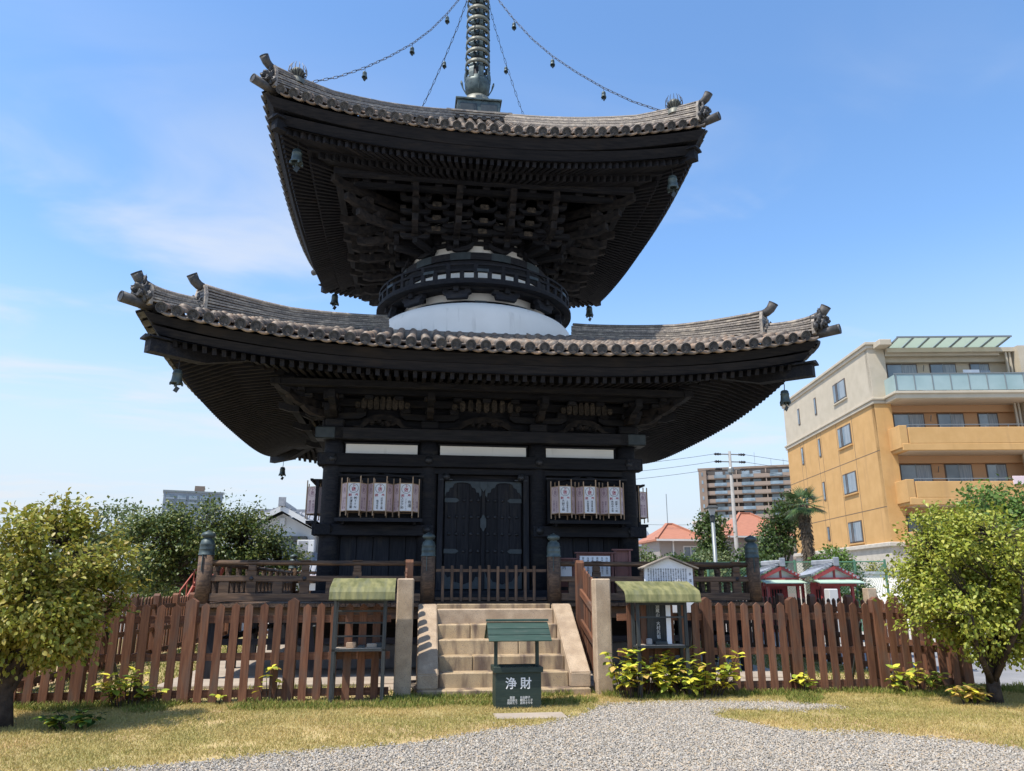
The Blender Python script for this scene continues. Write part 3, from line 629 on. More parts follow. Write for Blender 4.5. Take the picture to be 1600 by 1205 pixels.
# --- finial on the roof top
FB = box('finial_base', PG, m_tile2, -0.80, 0.80, -0.80, 0.80, 13.80, 14.16, 0.02)
for k in range(4):
    K = rk(k)
    for j in range(6): link('base_end_tile', pymesh('t', *disc_tile(0.07, 0.2, 10), m_tiledk), FB, K @ Matrix.Translation((-.6 + j * .24, -0.88, 13.93)) @ Matrix.Rotation(math.pi / 2, 4, 'Z'))
    for c in range(3): link('base_course', cube(1.72 + .05 * c, 0.10, 0.05, m_tile2), FB, K @ Matrix.Translation((0, -.80 - .025 * c, 14.02 + c * .062 + .002 * (k % 2))))
RB = box('finial_box', PG, m_bronze, -0.60, 0.60, -0.60, 0.60, 14.18, 14.70, 0.01)
box('box_lid', RB, m_bronze, -0.65, 0.65, -0.65, 0.65, 14.70, 14.76, 0.01)
for k in range(4):
    for s in (-1, 1): link('box_panel', cube(0.46, 0.02, 0.34, m_plate, 0.008), RB, rk(k) @ Matrix.Translation((s * .285, -0.605, 14.43)))
vf('finial_bowl', PG, m_bronze2, lathe([(0.46, 14.76), (0.45, 14.95), (0.36, 15.12), (0.25, 15.2), (0.14, 15.24)], 32), None, True)
LT_ = vf('lotus_bowl', PG, m_bronze, lathe([(0.15, 15.20), (0.28, 15.26), (0.345, 15.40), (0.37, 15.60), (0.375, 15.75), (0.35, 15.75), (0.33, 15.44), (0.14, 15.35)], 32), None, True)
for j in range(8):
    Mj = Matrix.Rotation(j * math.pi / 4 + .2, 4, 'Z')
    vf('lotus_petal', LT_, m_bronze, sweep([(0.365, 0, 15.7), (0.375, 0, 15.85), (0.365, 0, 15.98), (0.34, 0, 16.06)], rect(0.15, 0.02, -.01), up=(1, 0, 0)), Mj)
    vf('lotus_curl', LT_, m_bronze, tube([(0.32, 0, 15.3), (0.42, 0, 15.5), (0.46, 0, 15.66), (0.475, 0, 15.74)], [.015, .02, .035, .02], 6), Mj @ Matrix.Rotation(-.2, 4, 'Z')) if j % 2 == 0 else None
vf('finial_pole', PG, m_iron, lathe([(0.14, 15.2), (0.135, 17), (0.125, 20.4), (0.0, 20.5)], 18), None, True)
for j in range(9):
    z = 16.24 + j * 0.375; r = 0.352 - .005 * j
    RG = vf('finial_ring', PG, m_bronze2, lathe([(r - .012, z - .055), (r + .012, z - .07), (r + .012, z + .06), (r - .012, z + .06), (r - .012, z - .055)], 32), None, True)
    for s in range(8):
        Ms = Matrix.Rotation(s * math.pi / 4 + .2, 4, 'Z')
        vf('ring_spoke', RG, m_bronze, sweep([(0.12, 0, z + .0), (0.26, 0, z - .02), (r - .01, 0, z - .0)], rect(0.06, 0.02)), Ms)
        vf('ring_lug', RG, m_bronze, sweep([(r - .02, 0, z - .05), (r + .02, 0, z - .13), (r - .01, 0, z - .21), (r - .08, 0, z - .25)], rect(0.10, 0.015, -.007), up=(1, 0, 0)), Ms)
    vf('ring_hub', RG, m_bronze, lathe([(0.15, z - .08), (0.17, z), (0.15, z + .08)], 16), None, True)
# jewels on the upper corner ridges
for k in range(4):
    K = rk(k) @ Matrix.Rotation(-math.pi / 4, 4, 'Z'); y = -4.26 * math.sqrt(2); zb = z_upp(4.26, 1) + 0.34
    J = vf('ridge_jewel', PG, m_bronze2, lathe([(0.17, -.06), (0.16, 0.06), (0.10, 0.10), (0.10, 0.14), (0.15, 0.19), (0.16, 0.25), (0.11, 0.32), (0.0, 0.36)], 18), K @ Matrix.Translation((0, y, zb)), True)
    for j in range(14):
        a = 2 * math.pi * j / 14; c_, s_ = math.cos(a), math.sin(a)
        vf('jewel_flame', J, m_iron, tube([(.10 * c_, .10 * s_, .12), (.20 * c_, .20 * s_, .22), (.19 * c_, .19 * s_, .34), (.14 * c_, .14 * s_, .44)], [.012, .011, .009, .004], 4), K @ Matrix.Translation((0, y, zb)))
# ------------------------------------------------------------------ veranda of the pagoda
V = 4.954; IV = 1.14
postm = pymesh('post', *lathe([(0, 0), (0.128, 0), (0.125, .85), (0, .85)], 20), m_rail, True)
capm = pymesh('cap', *lathe([(0.135, 0.0), (0.135, 0.02), (0.125, 0.03), (0.125, 0.09), (0.13, 0.10), (0.125, 0.11), (0.122, 0.17), (0.127, 0.18), (0.118, 0.20), (0.105, 0.25), (0.07, 0.275), (0.065, 0.285), (0.075, 0.295), (0.105, 0.315), (0.118, 0.345), (0.105, 0.375), (0.06, 0.395), (0.02, 0.415), (0.0, 0.43)], 24), m_bronze, True)
def vpost(x, y):
    p = link('veranda_post', postm, PG, Matrix.Translation((x, y, 1.24))); link('post_cap', capm, p, Matrix.Translation((x, y, 2.07)))
    link('cap_strap', cube(0.27, 0.03, 0.012, m_bronze), p, Matrix.Translation((x - .03, y - .128, 1.95)) @ Matrix.Rotation(math.pi / 2, 4, 'Y'))
for x in (-V, V):
    for y in (-V, V): vpost(x, y)
for x in (-IV, IV): vpost(x, -V)
railp = circ(0.045, 10)
def railing(A, B, parent):
    A = Vector(A); B = Vector(B); l = (B - A).length; d = (B - A).normalized()
    vf('rail_top', parent, m_rail, sweep([A + Vector((0, 0, 1.945)), B + Vector((0, 0, 1.945))], railp), None, True)
    bar('rail_middle', parent, m_rail, A + Vector((0, 0, 1.68)), B + Vector((0, 0, 1.68)), 0.09, 0.095, bev=.006)
    bar('rail_bottom', parent, m_rail, A + Vector((0, 0, 1.365)), B + Vector((0, 0, 1.365)), 0.13, 0.13, bev=.008)
    n = max(2, round(l / 0.47))
    up = Matrix.Rotation(math.atan2(d.y, d.x), 4, 'Z')
    for i in range(n):
        p = A + d * ((i + .5) * l / n)
        link('rail_strut', cube(0.16, 0.08, 0.20, m_rail, .004), parent, Matrix.Translation((p.x, p.y, 1.53)) @ up)
        if i % 2 == 1 or n < 4:
            link('rail_block', cube(0.13, 0.10, 0.10, m_rail, .012), parent, Matrix.Translation((p.x, p.y, 1.855)) @ up)
            link('rail_strut', cube(0.15, 0.08, 0.08, m_rail, .004), parent, Matrix.Translation((p.x, p.y, 1.765)) @ up)
            link('rail_boss', nailm, parent, Matrix.Translation((p.x, p.y, 1.68)) @ up @ Matrix.Translation((0, -.047, 0)) @ Matrix.Rotation(math.pi / 2, 4, 'X') @ Matrix.Scale(.42, 4))
            link('rail_sleeve', cube(0.17, 0.105, 0.02, m_rail, 0), parent, Matrix.Translation((p.x, p.y, 1.985)) @ up)
DK = box('veranda_floor', PG, m_rail, -4.9, 4.9, -4.9, 4.9, 1.11, 1.20)
a = V - .12
railing((-a, -V, 0), (-IV - .12, -V, 0), DK); railing((IV + .12, -V, 0), (a, -V, 0), DK)
railing((-V, a, 0), (-V, -a, 0), DK); railing((V, -a, 0), (V, a, 0), DK); railing((a, V, 0), (-a, V, 0), DK)
for k in range(4):
    setG(rk(k))
    n = 40
    for i in range(n):
        x0 = -5.08 + i * 10.16 / n; w = 10.16 / n; xm = x0 + w / 2
        box('floor_plank', DK, m_rail, x0 + .004, x0 + w - .004, -5.10 - .006 * (i % 3), -max(3.36, abs(xm) + .02), 1.205, 1.262 + .003 * (i % 2), 0)
    box('edge_beam', DK, m_rail, -4.98, 4.98, -4.99 + .002 * k, -4.85, 1.0, 1.20 - .004 * (k % 2), 0.006)
    for x in (-4.75, -3.1, -1.155, 1.155, 3.1):
        box('floor_support', DK, m_dark, x - .08, x + .08, -4.86, -4.70, 0.05, 1.1)
    box('support_tie', DK, m_dark, -4.7, 4.7, -4.80, -4.74, 0.58, 0.68)
    box('skirt_board', DK, m_dark, -3.6, 3.6, -3.7, -3.66, 0.5, 1.15)
    setG()
# low slatted gate at the head of the steps
GT = thing('slatted_gate', 'low dark slatted gate between the veranda posts above the steps', 'gate', (0, -V, 1.262))
for i in range(11):
    x = -0.90 + i * 0.165; box('slat', GT, m_rail, x, x + .05, -V - .02, -V + .02, 1.29, 1.90 + .01 * ((i * 7) % 3), 0.006)
for z in (1.31, 1.80): box('rail', GT, m_rail, -1.0, 1.0, -V + .022, -V + .055, z, z + .05)
# boards leaning on the veranda
class TextList(list):
    def append(self, t): list.append(self, t[:3] + (G @ t[3],) + t[4:])
TX = TextList()
def notice(lbl, x0, x1, y, z0, z1, body, size, hole=True):
    o = thing('notice_board', lbl, 'notice board', ((x0 + x1) / 2, y, z0))
    box('backing', o, m_board, x0, x1, y, y + .03, z0, z1, .004)
    box('top_moulding', o, m_board, x0 - .04, x1 + .04, y - .05, y + .05, z1, z1 + .03, .004)
    for s in (x0, x1 - .04): box('frame', o, m_board, s, s + .04, y - .03, y - .002, z0, z1)
    if body is not None:
        box('paper', o, m_paper, x0 + .06, x1 - .06, y - .012, y - .004, z0 + .22, z1 - .04)
        TX.append(('lettering', body, size, Matrix.Translation(((x0 + x1) / 2, y - .014, z1 - .10)) @ Matrix.Rotation(math.pi / 2, 4, 'X'), m_ink, o, 0.0, 1.0))
    if hole:
        for s in (.33, .67): xx = x0 + (x1 - x0) * s; box('cut_out', o, m_ink, xx - .09, xx + .09, y - .006, y - .002, z0 + .06, z0 + .12)
    return o
bodyA = '\n'.join(['　'.join(random.choice('之為寺法奉願利仏大山年月観音塔国宝重要文化財建立明治') for _ in range(8)) for _ in range(7)])
notice('small paper notice in a red-brown frame beside the right gate post', 1.17, 1.58, -4.72, 1.42, 2.03, '案\n内', 0.07)
notice('wide white text notice in a red-brown frame on the veranda', 1.62, 2.32, -4.70, 1.42, 2.14, bodyA, 0.045)
notice('plain dark red panel standing right of the framed notices', 2.34, 2.66, -4.70, 1.42, 2.20, None, .1, False)

# ------------------------------------------------------------------ lantern racks and lanterns
LZ0, LZ1 = 2.99, 3.54
lanid = [0]
def lantern(cx, cy, rot, lbl, cols, group=None):
    o = thing('paper_lantern', lbl, 'lantern', (cx, cy, LZ0), group)
    R0 = 0.245
    def P(i, r=R0): a = rot + math.pi * (i / 3 - 2 / 3); return cx + r * math.cos(a), cy + r * math.sin(a)
    for i in range(6):
        (xa, ya), (xb, yb) = P(i), P(i + 1)
        bow = 0.0
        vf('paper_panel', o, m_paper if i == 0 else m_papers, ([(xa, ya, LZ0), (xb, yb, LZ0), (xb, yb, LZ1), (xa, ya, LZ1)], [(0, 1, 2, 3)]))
        x, y = P(i, R0 + .012); box('stick', o, m_stick, x - .011, x + .011, y - .011, y + .011, LZ0 - .10, LZ1 + .10 + .02 * ((i * 5) % 3), .004)
        for z in (LZ0, LZ1): bar('hoop', o, m_stick, (xa, ya, z), (xb, yb, z), .014, .014)
        xm, ym = (xa + xb) / 2, (ya + yb) / 2
        nrm = Vector((xm - cx, ym - cy, 0)).normalized(); tx = Vector((0, 0, 1)).cross(nrm) * 1
        Mt = Matrix(((tx.x, 0, nrm.x, xm + nrm.x * .004), (tx.y, 0, nrm.y, ym + nrm.y * .004), (0, 1, 0, 0), (0, 0, 0, 1)))
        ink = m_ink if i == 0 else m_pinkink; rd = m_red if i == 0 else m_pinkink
        if ny_vis(nrm):
            vf('crest_ring', o, ink, lathe([(0.092, 0), (0.092, 0.001), (0.086, 0.001), (0.086, 0)], 28), Mt @ Matrix.Translation((0, 3.43, 0)))
            TX.append(('crest', '上\n依', 0.085, Mt @ Matrix.Translation((0, 3.445, 0)), rd, o, 0.012, .82))
            if i == 0:
                TX.append(('lettering', '献　奉', 0.062, Mt @ Matrix.Translation((0, 3.275, 0)), m_red, o, 0.01, 1))
            n = len(cols)
            for j, c in enumerate(cols):
                xo = (j - (n - 1) / 2) * (-0.085 if n == 2 else -0.072); k = max(3, len(c)); s = min(.072, 0.235 / k)
                TX.append(('lettering', '\n'.join(c), s, Mt @ Matrix.Translation((xo, 3.215, 0)), ink, o, 0.008, 1.0))
    vf('base_disc', o, m_stick, ([(*P(i), LZ0 + .002) for i in range(6)], [tuple(range(6))]))
    return o
def ny_vis(n): return n.y < -0.2 or abs(n.x) > .9
def rack(lbl, x0, x1, k):
    o = thing('lantern_rack', lbl, 'rack', (0, -3.6, 2.75)) if k == 0 else None
    if o is None:
        o = link('lantern_rack', None, None, Matrix.Translation(((x0 + x1) / 2, -3.6, 2.75))); tag(o, lbl, 'rack')
    if k:
        box('shelf', o, m_dark, x0, x1, -3.60, -3.38, 2.78, 2.84); box('top_rail', o, m_dark, x0, x1, -3.56, -3.50, 3.66, 3.70); box('top_board', o, m_dark, x0, x1, -3.52, -3.28, 3.665, 3.69)
        for x in (x0, x1 - .05): box('upright', o, m_dark, x, x + .05, -3.44, -3.38, 2.842, 3.66)
        return
    box('shelf', o, m_dark, x0, x1, -3.70, -3.10, 2.79, 2.84); box('shelf_edge', o, m_dark, x0 - .03, x1 + .03, -3.72, -3.702, 2.775, 2.845)
    box('top_rail', o, m_dark, x0 - .04, x1 + .04, -3.44, -3.40, 3.70, 3.735); box('back_board', o, m_dark, x0, x1, -3.16, -3.13, 2.845, 3.70)
    for x in (x0, x1 - .05): box('upright', o, m_dark, x, x + .05, -3.30, -3.24, 2.842, 3.70)
    for s in (x0 + .1, x1 - .15): box('bearer', o, m_dark, s, s + .05, -3.60, -3.37, 2.73, 2.788)
rack('black lantern rack on the wall left of the doors', -2.93, -1.28, 0)
rack('black lantern rack on the wall right of the doors', 1.33, 2.98, 0)
LX = [-2.62, -2.105, -1.59]; RX = [1.64, 2.155, 2.67]
cl = [['㈱TTN', '大澤克重'], ['近中幸工業', '　株式会社'], ['　有達', 'コーポレーション', 'スタア㈱']]
cr = [['大野建設大社', '大野工務'], ['浅沼角太郎', '本堂管理部'], ['加藤ト一㈱', '西林寺太郎']]
nm = ['leftmost', 'middle', 'rightmost']
for i in range(3):
    lantern(LX[i], -3.43, 0, '%s of the three white paper lanterns left of the doors' % nm[i], cl[i])
    lantern(RX[i], -3.43, 0, '%s of the three white paper lanterns right of the doors' % nm[i], cr[i])
for k, w in ((3, 'left'), (1, 'right')):
    setG(rk(k)); s = 1 if k == 3 else -1
    rack('black lantern rack on the %s side wall of the pagoda' % w, -2.93 if s < 0 else 1.33, -1.28 if s < 0 else 2.98, k)
    lantern(-s * -2.68, -3.41, 0, 'paper lantern sticking out past the %s corner of the pagoda wall' % w, ['奉納提灯', '観音信者'])
    setG()

# ------------------------------------------------------------------ wind bells and chains
def bell(loc, s, lbl, group, drop):
    o = thing('wind_bell', lbl, 'bell', loc, group)
    M = Matrix.Translation(loc)
    vf('bell_body', o, m_bronze, lathe([(0.0, 0), (0.055 * s, -0.0), (0.075 * s, -.02 * s), (0.078 * s, -.06 * s), (.085 * s, -.065 * s), (.085 * s, -.085 * s), (0.08 * s, -.09 * s), (0.09 * s, -.19 * s), (0.11 * s, -.245 * s), (.105 * s, -.26 * s), (.08 * s, -.20 * s), (.06 * s, -.03 * s)], 18), M, True)
    for j in range(4): link('rim_foot', cube(0.03 * s, 0.03 * s, 0.045 * s, m_bronze), o, M @ Matrix.Rotation(j * math.pi / 2 + .5, 4, 'Z') @ Matrix.Translation((.10 * s, 0, -.265 * s)))
    vf('hook', o, m_iron, tube([(loc[0], loc[1], loc[2] - .01), (loc[0] + .01 * s, loc[1], loc[2] + drop * .5), (loc[0], loc[1], loc[2] + drop)], .009 * s, 5))
    vf('clapper', o, m_bronze, tube([(loc[0], loc[1], loc[2] - .12 * s), (loc[0], loc[1], loc[2] - .30 * s)], [.012 * s, .02 * s], 6))
    link('wind_plate', cube(0.075 * s, 0.006, 0.10 * s, m_plate), o, M @ Matrix.Translation((.01 * s, 0, -.36 * s)) @ Matrix.Rotation(.5, 4, 'Y') @ Matrix.Rotation(.4, 4, 'Z'))
cn = [(-1, -1, 'front left'), (1, -1, 'front right'), (-1, 1, 'rear left'), (1, 1, 'rear right')]
for sx, sy, w in cn:
    bell((sx * 5.59, sy * 5.59, 5.20), 0.98, 'green bronze wind bell under the %s corner of the lower roof' % w, 'eave bells', 0.20)
    bell((sx * 4.15, sy * 4.15, 10.56), 1.25, 'green bronze wind bell under the %s corner of the upper roof' % w, 'eave bells', 0.20)
CH = [(4.06, 12.30), (3.5, 12.93), (2.95, 13.66), (2.4, 14.48), (1.87, 15.34), (1.4, 16.22), (.95, 17.2), (.58, 18.1), (.15, 19.4)]
for sx, sy, w in cn:
    P = [Vector((sx * d, sy * d, z)) for d, z in CH]; mb = MB()
    tot = 0; pts = []
    for a, b in zip(P, P[1:]):
        n = max(1, int((b - a).length / 0.155))
        for i in range(n): pts.append((a.lerp(b, i / n), a.lerp(b, (i + 1) / n)))
    for i, (a, b) in enumerate(pts):
        M, l = frame(a, b); hw = 0.024
        ring = [(-l * .62, 0, 0), (-l * .4, hw, 0), (l * .4, hw, 0), (l * .62, 0, 0), (l * .4, -hw, 0), (-l * .4, -hw, 0)]
        mb.add(sweep(ring, [(-.0055, -.0055), (.0055, -.0055), (.0055, .0055), (-.0055, .0055)], True), M @ Matrix.Rotation(math.pi / 2 * (i % 2) + .6, 4, 'X'))
    o = mb.build('bell_chain', m_iron); tag(o, 'thin link chain from the spire to the %s roof corner' % w, 'chain', 'roof chains')
    names = ['lowest', 'middle', 'highest']
    for i, d in enumerate((2.95, 1.87, .95) if sy < 0 else (.95,)):
        z = [zz_ for dd, zz_ in CH if dd == d][0]
        lb = '%s small bell on the %s chain' % (names[i], w) if sy < 0 else 'small bell on the %s chain behind the spire' % w
        bell((sx * d, sy * d, z - .12), 0.62, lb, 'chain bells', 0.12)

# ------------------------------------------------------------------ steps
ST = thing('stone_steps', 'tan granite steps with sloping side stones leading to the gate', 'steps', (0, -6.3, 0))
box('foot_slab', ST, m_granst, -1.30, 1.27, -7.15, -6.7, -0.06, 0.09, .012)
tops = [0.30, 0.51, 0.73, 0.95, 1.18]; fr = [-6.88, -6.58, -6.28, -5.98, -5.68]
for i in range(5):
    z0 = 0.05 if i == 0 else tops[i - 1] - .06
    cuts = [(-0.985, 0.985)] if i in (4,) else ([(-0.985, -0.45), (-0.442, 0.985)] if i % 2 else [(-0.985, 0.30), (0.308, 0.985)])
    for a_, b_ in cuts: box('step', ST, m_granst if i < 4 else m_gran, a_, b_, fr[i], fr[i] + .40, z0, tops[i], .014)
box('top_step', ST, m_granst, -0.985, 0.985, -5.40, -5.11, 1.10, 1.255, .01)
for s in (-1, 1):
    pr = [(-5.45, 1.26), (-5.60, 1.26), (-7.02, 0.30), (-7.02, 0.091), (-5.45, 0.05)]
    v = [(s * 0.99, y, z) for y, z in pr] + [(s * 1.30, y, z) for y, z in pr]; n = len(pr)
    me = pymesh('side_stone', v, [tuple(range(n)) if s < 0 else tuple(range(n))[::-1], tuple(range(n, 2 * n))[::-1] if s < 0 else tuple(range(n, 2 * n))] + [((i, n + i, n + (i + 1) % n, (i + 1) % n) if s < 0 else (i, (i + 1) % n, n + (i + 1) % n, n + i)) for i in range(n)], m_gran)
    bm = bmesh.new(); bm.from_mesh(me); bmesh.ops.recalc_face_normals(bm, faces=bm.faces); bmesh.ops.bevel(bm, geom=bm.edges[:], offset=.015, segments=2, affect='EDGES'); bm.to_mesh(me); bm.free()
    link('side_stone', me, ST)
for s, w in ((-1.51, 'left'), (1.50, 'right')):
    P0 = box('stone_post', None, m_gran, s - .125, s + .125, -7.12, -6.87, -0.05, 1.665, .018); tag(P0, 'square granite gate post on the %s of the steps' % w, 'post')

# ------------------------------------------------------------------ picket fences
def picket_mesh(w, d, h, m):
    k = ('pk', w, d, round(h, 2), m.name)
    if k in _cc: return _cc[k]
    c = .045 if w < .12 else .05
    pr = [(-w / 2, 0), (w / 2, 0), (w / 2, h - c), (0, h), (-w / 2, h - c)]
    v = [(x, -d / 2, z) for x, z in pr] + [(x, d / 2, z) for x, z in pr]
    # local x is kept along the length for the grain
    v = [(z, y, -x) for x, y, z in v]
    _cc[k] = pymesh('picket', v, [(0, 1, 2, 3, 4)[::-1], (5, 6, 7, 8, 9)] + [(i, (i + 1) % 5, 5 + (i + 1) % 5, 5 + i) for i in range(5)][::1], m); 
    bm = bmesh.new(); bm.from_mesh(_cc[k]); bmesh.ops.recalc_face_normals(bm, faces=bm.faces); bm.to_mesh(_cc[k]); bm.free()
    return _cc[k]
def fence(lbl, A, B, slope=None, first_post=True, hp=1.30, last_post=True):
    A = Vector(A); B = Vector(B); l = (B - A).length; d = (B - A).normalized()
    o = thing('picket_fence', lbl, 'fence', (A.x, A.y, 0), 'red-brown picket fences')
    Rz = Matrix.Rotation(math.atan2(d.y, d.x), 4, 'Z'); up = Matrix.Rotation(-math.pi / 2, 4, 'Y')
    nb = max(1, round(l / 1.41)); bay = l / nb; side = Rz @ Vector((0, 1, 0))
    rise = lambda t: 0 if slope is None else slope * t
    for b in range(nb + 1):
        if (b == 0 and not first_post) or (b == nb and not last_post): continue
        p = A + d * (b * bay); link('post', picket_mesh(.15, .13, hp + .11, m_fence), o, Matrix.Translation((p.x, p.y, -.02 + rise(b * bay / l))) @ Rz @ up)
    for b in range(nb):
        n = 6
        for i in range(1, n + 1):
            q = (b + i / (n + 1)) * bay; p = A + d * q
            h = hp + random.uniform(-.012, .012)
            link('picket', picket_mesh(.108, .028, h, m_fence), o, Matrix.Translation((p.x, p.y, 0.015 + rise(q / l))) @ Matrix.Translation(side * -.045) @ Rz @ Matrix.Rotation(random.uniform(-.008, .008), 4, 'Y') @ up)
        a0 = A + d * (b * bay); a1 = A + d * ((b + 1) * bay)
        for z in (0.12, 0.60, 1.10):
            if slope is not None and z < .2: continue
            bar('rail', o, m_fence, a0 + Vector((0, 0, z + rise(b * bay / l))), a1 + Vector((0, 0, z + rise((b + 1) * bay / l))), .045, .10)
    return o
FX, FY = 7.25, -7.3
fence('front picket fence left of the steps', (-FX, FY, 0), (-1.70, FY, 0), last_post=False)
fence('front picket fence right of the steps', (1.66, FY, 0), (FX, FY, 0), first_post=False)
fence('picket fence along the left side of the yard', (-FX, 7.4, 0), (-FX, FY + .2, 0))
fence('picket fence along the right side of the yard', (FX, FY + .2, 0), (FX, 7.4, 0))
fence('picket fence across the back of the yard', (FX - .2, 7.4, 0), (-FX + .2, 7.4, 0))
fence('short sloping picket panel beside the steps behind the left stone post', (-1.47, -5.62, 0), (-1.47, -6.85, 0), hp=1.9, slope=-.38)
fence('short sloping picket panel beside the steps behind the right stone post', (1.47, -6.85, 0.0), (1.47, -5.62, 0), hp=1.52, slope=.38)
for x in (-5.63, -2.8, 2.9, 5.65):
    tag(bar('fence_brace', None, m_black, (x, FY + .12, 1.0), (x + .1, FY + .75, 0.0), .035, .035), 'thin black brace propping the %s' % {-5.63: 'front fence behind the left tree', -2.8: 'front fence near the left stand', 2.9: 'front fence near the right stand', 5.65: 'front fence near the right tree'}[x], 'brace', 'fence braces')

# ------------------------------------------------------------------ offering box
OB = thing('offering_box', 'dark green wooden offering box with its own little roof', 'offering box', (0.02, -8.12, 0))
x0, x1, y0, y1 = -0.285, 0.325, -8.32, -7.93
box('body', OB, m_green, x0, x1, y0, y1, 0.0, 0.46, .006)
for a_ in ((x0 - .025, x1 + .025, y0 - .025, y0 + .03), (x0 - .025, x1 + .025, y1 - .03, y1 + .025), (x0 - .025, x0 + .03, y0 + .032, y1 - .032), (x1 - .03, x1 + .025, y0 + .032, y1 - .032)): box('rim', OB, m_green, *a_, .445, .515, .005)
for i in range(7): x = x0 + .06 + i * .08; box('grille_slat', OB, m_green, x, x + .03, y0 + .03, y1 - .03, .46, .49)
for x in (x0 + .0, x1 - .045): box('roof_post', OB, m_green, x, x + .045, -8.15, -8.10, .50, 1.02)
for i in range(3):
    t0 = i / 3; a_ = Vector((0, -8.14 - .30 * t0, 1.075 - .215 * t0)); b_ = Vector((0, -8.14 - .30 * (t0 + .40), 1.075 - .215 * (t0 + .40)))
    c_ = (a_ + b_) / 2 + Vector((0, 0, .004 * (3 - i) * 0))
    link('roof_board', cube(0.84 - .0 * i, (b_ - a_).length, 0.016, m_greenr, .003), OB, Matrix.Translation((0.03, c_.y, c_.z + .012 * (i % 2) * 0 + .01 * (2 - i) * .0)) @ Matrix.Rotation(math.atan2(.215, .30) - .07, 4, 'X'))
    c2 = Vector((0.03, 2 * -8.125 - c_.y, c_.z)); link('roof_board', cube(0.84, (b_ - a_).length, 0.016, m_greenr, .003), OB, Matrix.Translation(c2) @ Matrix.Rotation(-math.atan2(.215, .30) + .07, 4, 'X'))
box('ridge_board', OB, m_greenr, -0.40, 0.46, -8.165, -8.085, 1.085, 1.115, .004)
for x in (-.37, .41): vf('gable_board', OB, m_green, ([(x, -8.42, .865), (x, -7.83, .865), (x, -8.125, 1.07), (x + .02, -8.42, .865), (x + .02, -7.83, .865), (x + .02, -8.125, 1.07)], [(0, 1, 2), (5, 4, 3), (0, 3, 4, 1), (1, 4, 5, 2), (2, 5, 3, 0)]))
fm = Matrix.Translation((0.02, y0 - .003, 0)) @ Matrix.Rotation(math.pi / 2, 4, 'X')
TX.append(('lettering', '浄 財', 0.155, fm @ Matrix.Translation((0.0, 0.255, 0)), m_letter, OB, 0.014, 1.0))
TX.append(('lettering', '服部　　日出節子\n吉田鉄五　鯉田ふじ子\n岡本たつ　皿井きりを', 0.034, fm @ Matrix.Translation((0.02, 0.125, 0)), m_letter, OB, 0.006, 1.0))

# ------------------------------------------------------------------ two roofed stands
def stand(lbl, x0, x1, rx0, rx1, yb, zt, glass):
    o = thing('roofed_stand', lbl, 'stand', ((x0 + x1) / 2, yb - .13, 0))
    yf = yb - .30
    for x in (x0, x1 - .045):
        for y in (yf, yb - .045): box('leg', o, m_black, x, x + .045, y, y + .045, 0, zt)
    path = [(yf - .16, zt - .02), (yf - .14, zt + .075), (yf - .10, zt + .13), (yb + .02, zt + .25), (yb + .10, zt + .265)]
    v = []; f = []
    for x in (rx0, rx1):
        for y, z in path: v.append((x, y, z))
    k = len(path)
    v += [(x, y + .004, z - .018) for x, y, z in v]
    for i in range(k - 1): f += [(i, i + 1, k + i + 1, k + i)[::-1], (2 * k + i, 2 * k + i + 1, 3 * k + i + 1, 3 * k + i), (i, i + 1, 2 * k + i + 1, 2 * k + i), (k + i, k + i + 1, 3 * k + i + 1, 3 * k + i)]
    f += [(0, k, 3 * k, 2 * k), (k - 1, 2 * k - 1, 4 * k - 1, 3 * k - 1)]
    vf('curved_roof', o, m_moss, (v, f))
    zs = 0.68
    box('shelf', o, m_black, x0, x1, yf, yb, zs, zs + .03); box('shelf_top', o, m_conc, x0 + .05, x1 - .05, yf + .03, yb - .05, zs + .032, zs + .042)
    for z in ((.86, 1.04, 1.20, 1.32) if not glass else (1.10, 1.28)): box('rack_rod', o, m_black, x0 + .04, x1 - .04, yf + (.14 if not glass else .02), yf + .165 if not glass else yf + .04, z, z + .022)
    for x in (x0 + .01, x1 - .03): box('side_rail', o, m_black, x, x + .02, yf + .04, yb - .04, .35, .39)
    box('front_rail', o, m_black, x0, x1, yf + .01, yf + .035, zt - .06, zt - .01)
    return o, yf, zs
SL, yf, zs = stand('black stand with mossy roof and empty rods left of the steps', -2.49, -1.76, -2.55, -1.65, -7.36, 1.40, False)
for i, (x, w, h) in enumerate(((-2.30, .13, .07), (-2.14, .10, .03), (-2.02, .14, .05), (-1.90, .09, .06))):
    tag(box('small_tray', None, (m_stick, m_plate, m_conc, m_plate)[i], x, x + w, yf + .06 + .02 * i, yf + .20, zs + .043, zs + .043 + h, .006), ('pale wooden block on the left stand', 'flat grey tray on the left stand', 'stone dish on the left stand', 'small dark tin at the right end of the left stand')[i], 'tray')
SR, yf2, zs2 = stand('black glazed stand with mossy roof behind the yellow shrubs', 1.86, 2.63, 1.66, 2.80, -7.36, 1.36, True)
TX.append(('lettering', '\n'.join('泊蔵山　大村先祖'), 0.062, Matrix.Translation((2.27, yf2 + .275, 1.235)) @ Matrix.Rotation(math.pi / 2, 4, 'X'), m_letter, SR, 0.008, 1.0))
box('back_board', SR, m_black, 2.10, 2.40, -7.375, -7.365, .72, 1.33)
tag(box('white_strip', None, m_paper, 2.34, 2.41, yf2 + .10, yf2 + .11, zs2 + .05, 1.33), 'tall narrow white wooden strip inside the right stand', 'wooden strip')
tag(box('glass_tray', None, m_plate, 2.15, 2.33, yf2 + .05, yf2 + .18, zs2 + .043, zs2 + .09, .006), 'shallow grey glass tray in the right stand', 'tray')
tag(box('stone_dish', None, m_grey, 2.03, 2.10, yf2 + .06, yf2 + .14, zs2 + .043, zs2 + .13, .01), 'small grey stone cup in the right stand', 'cup')

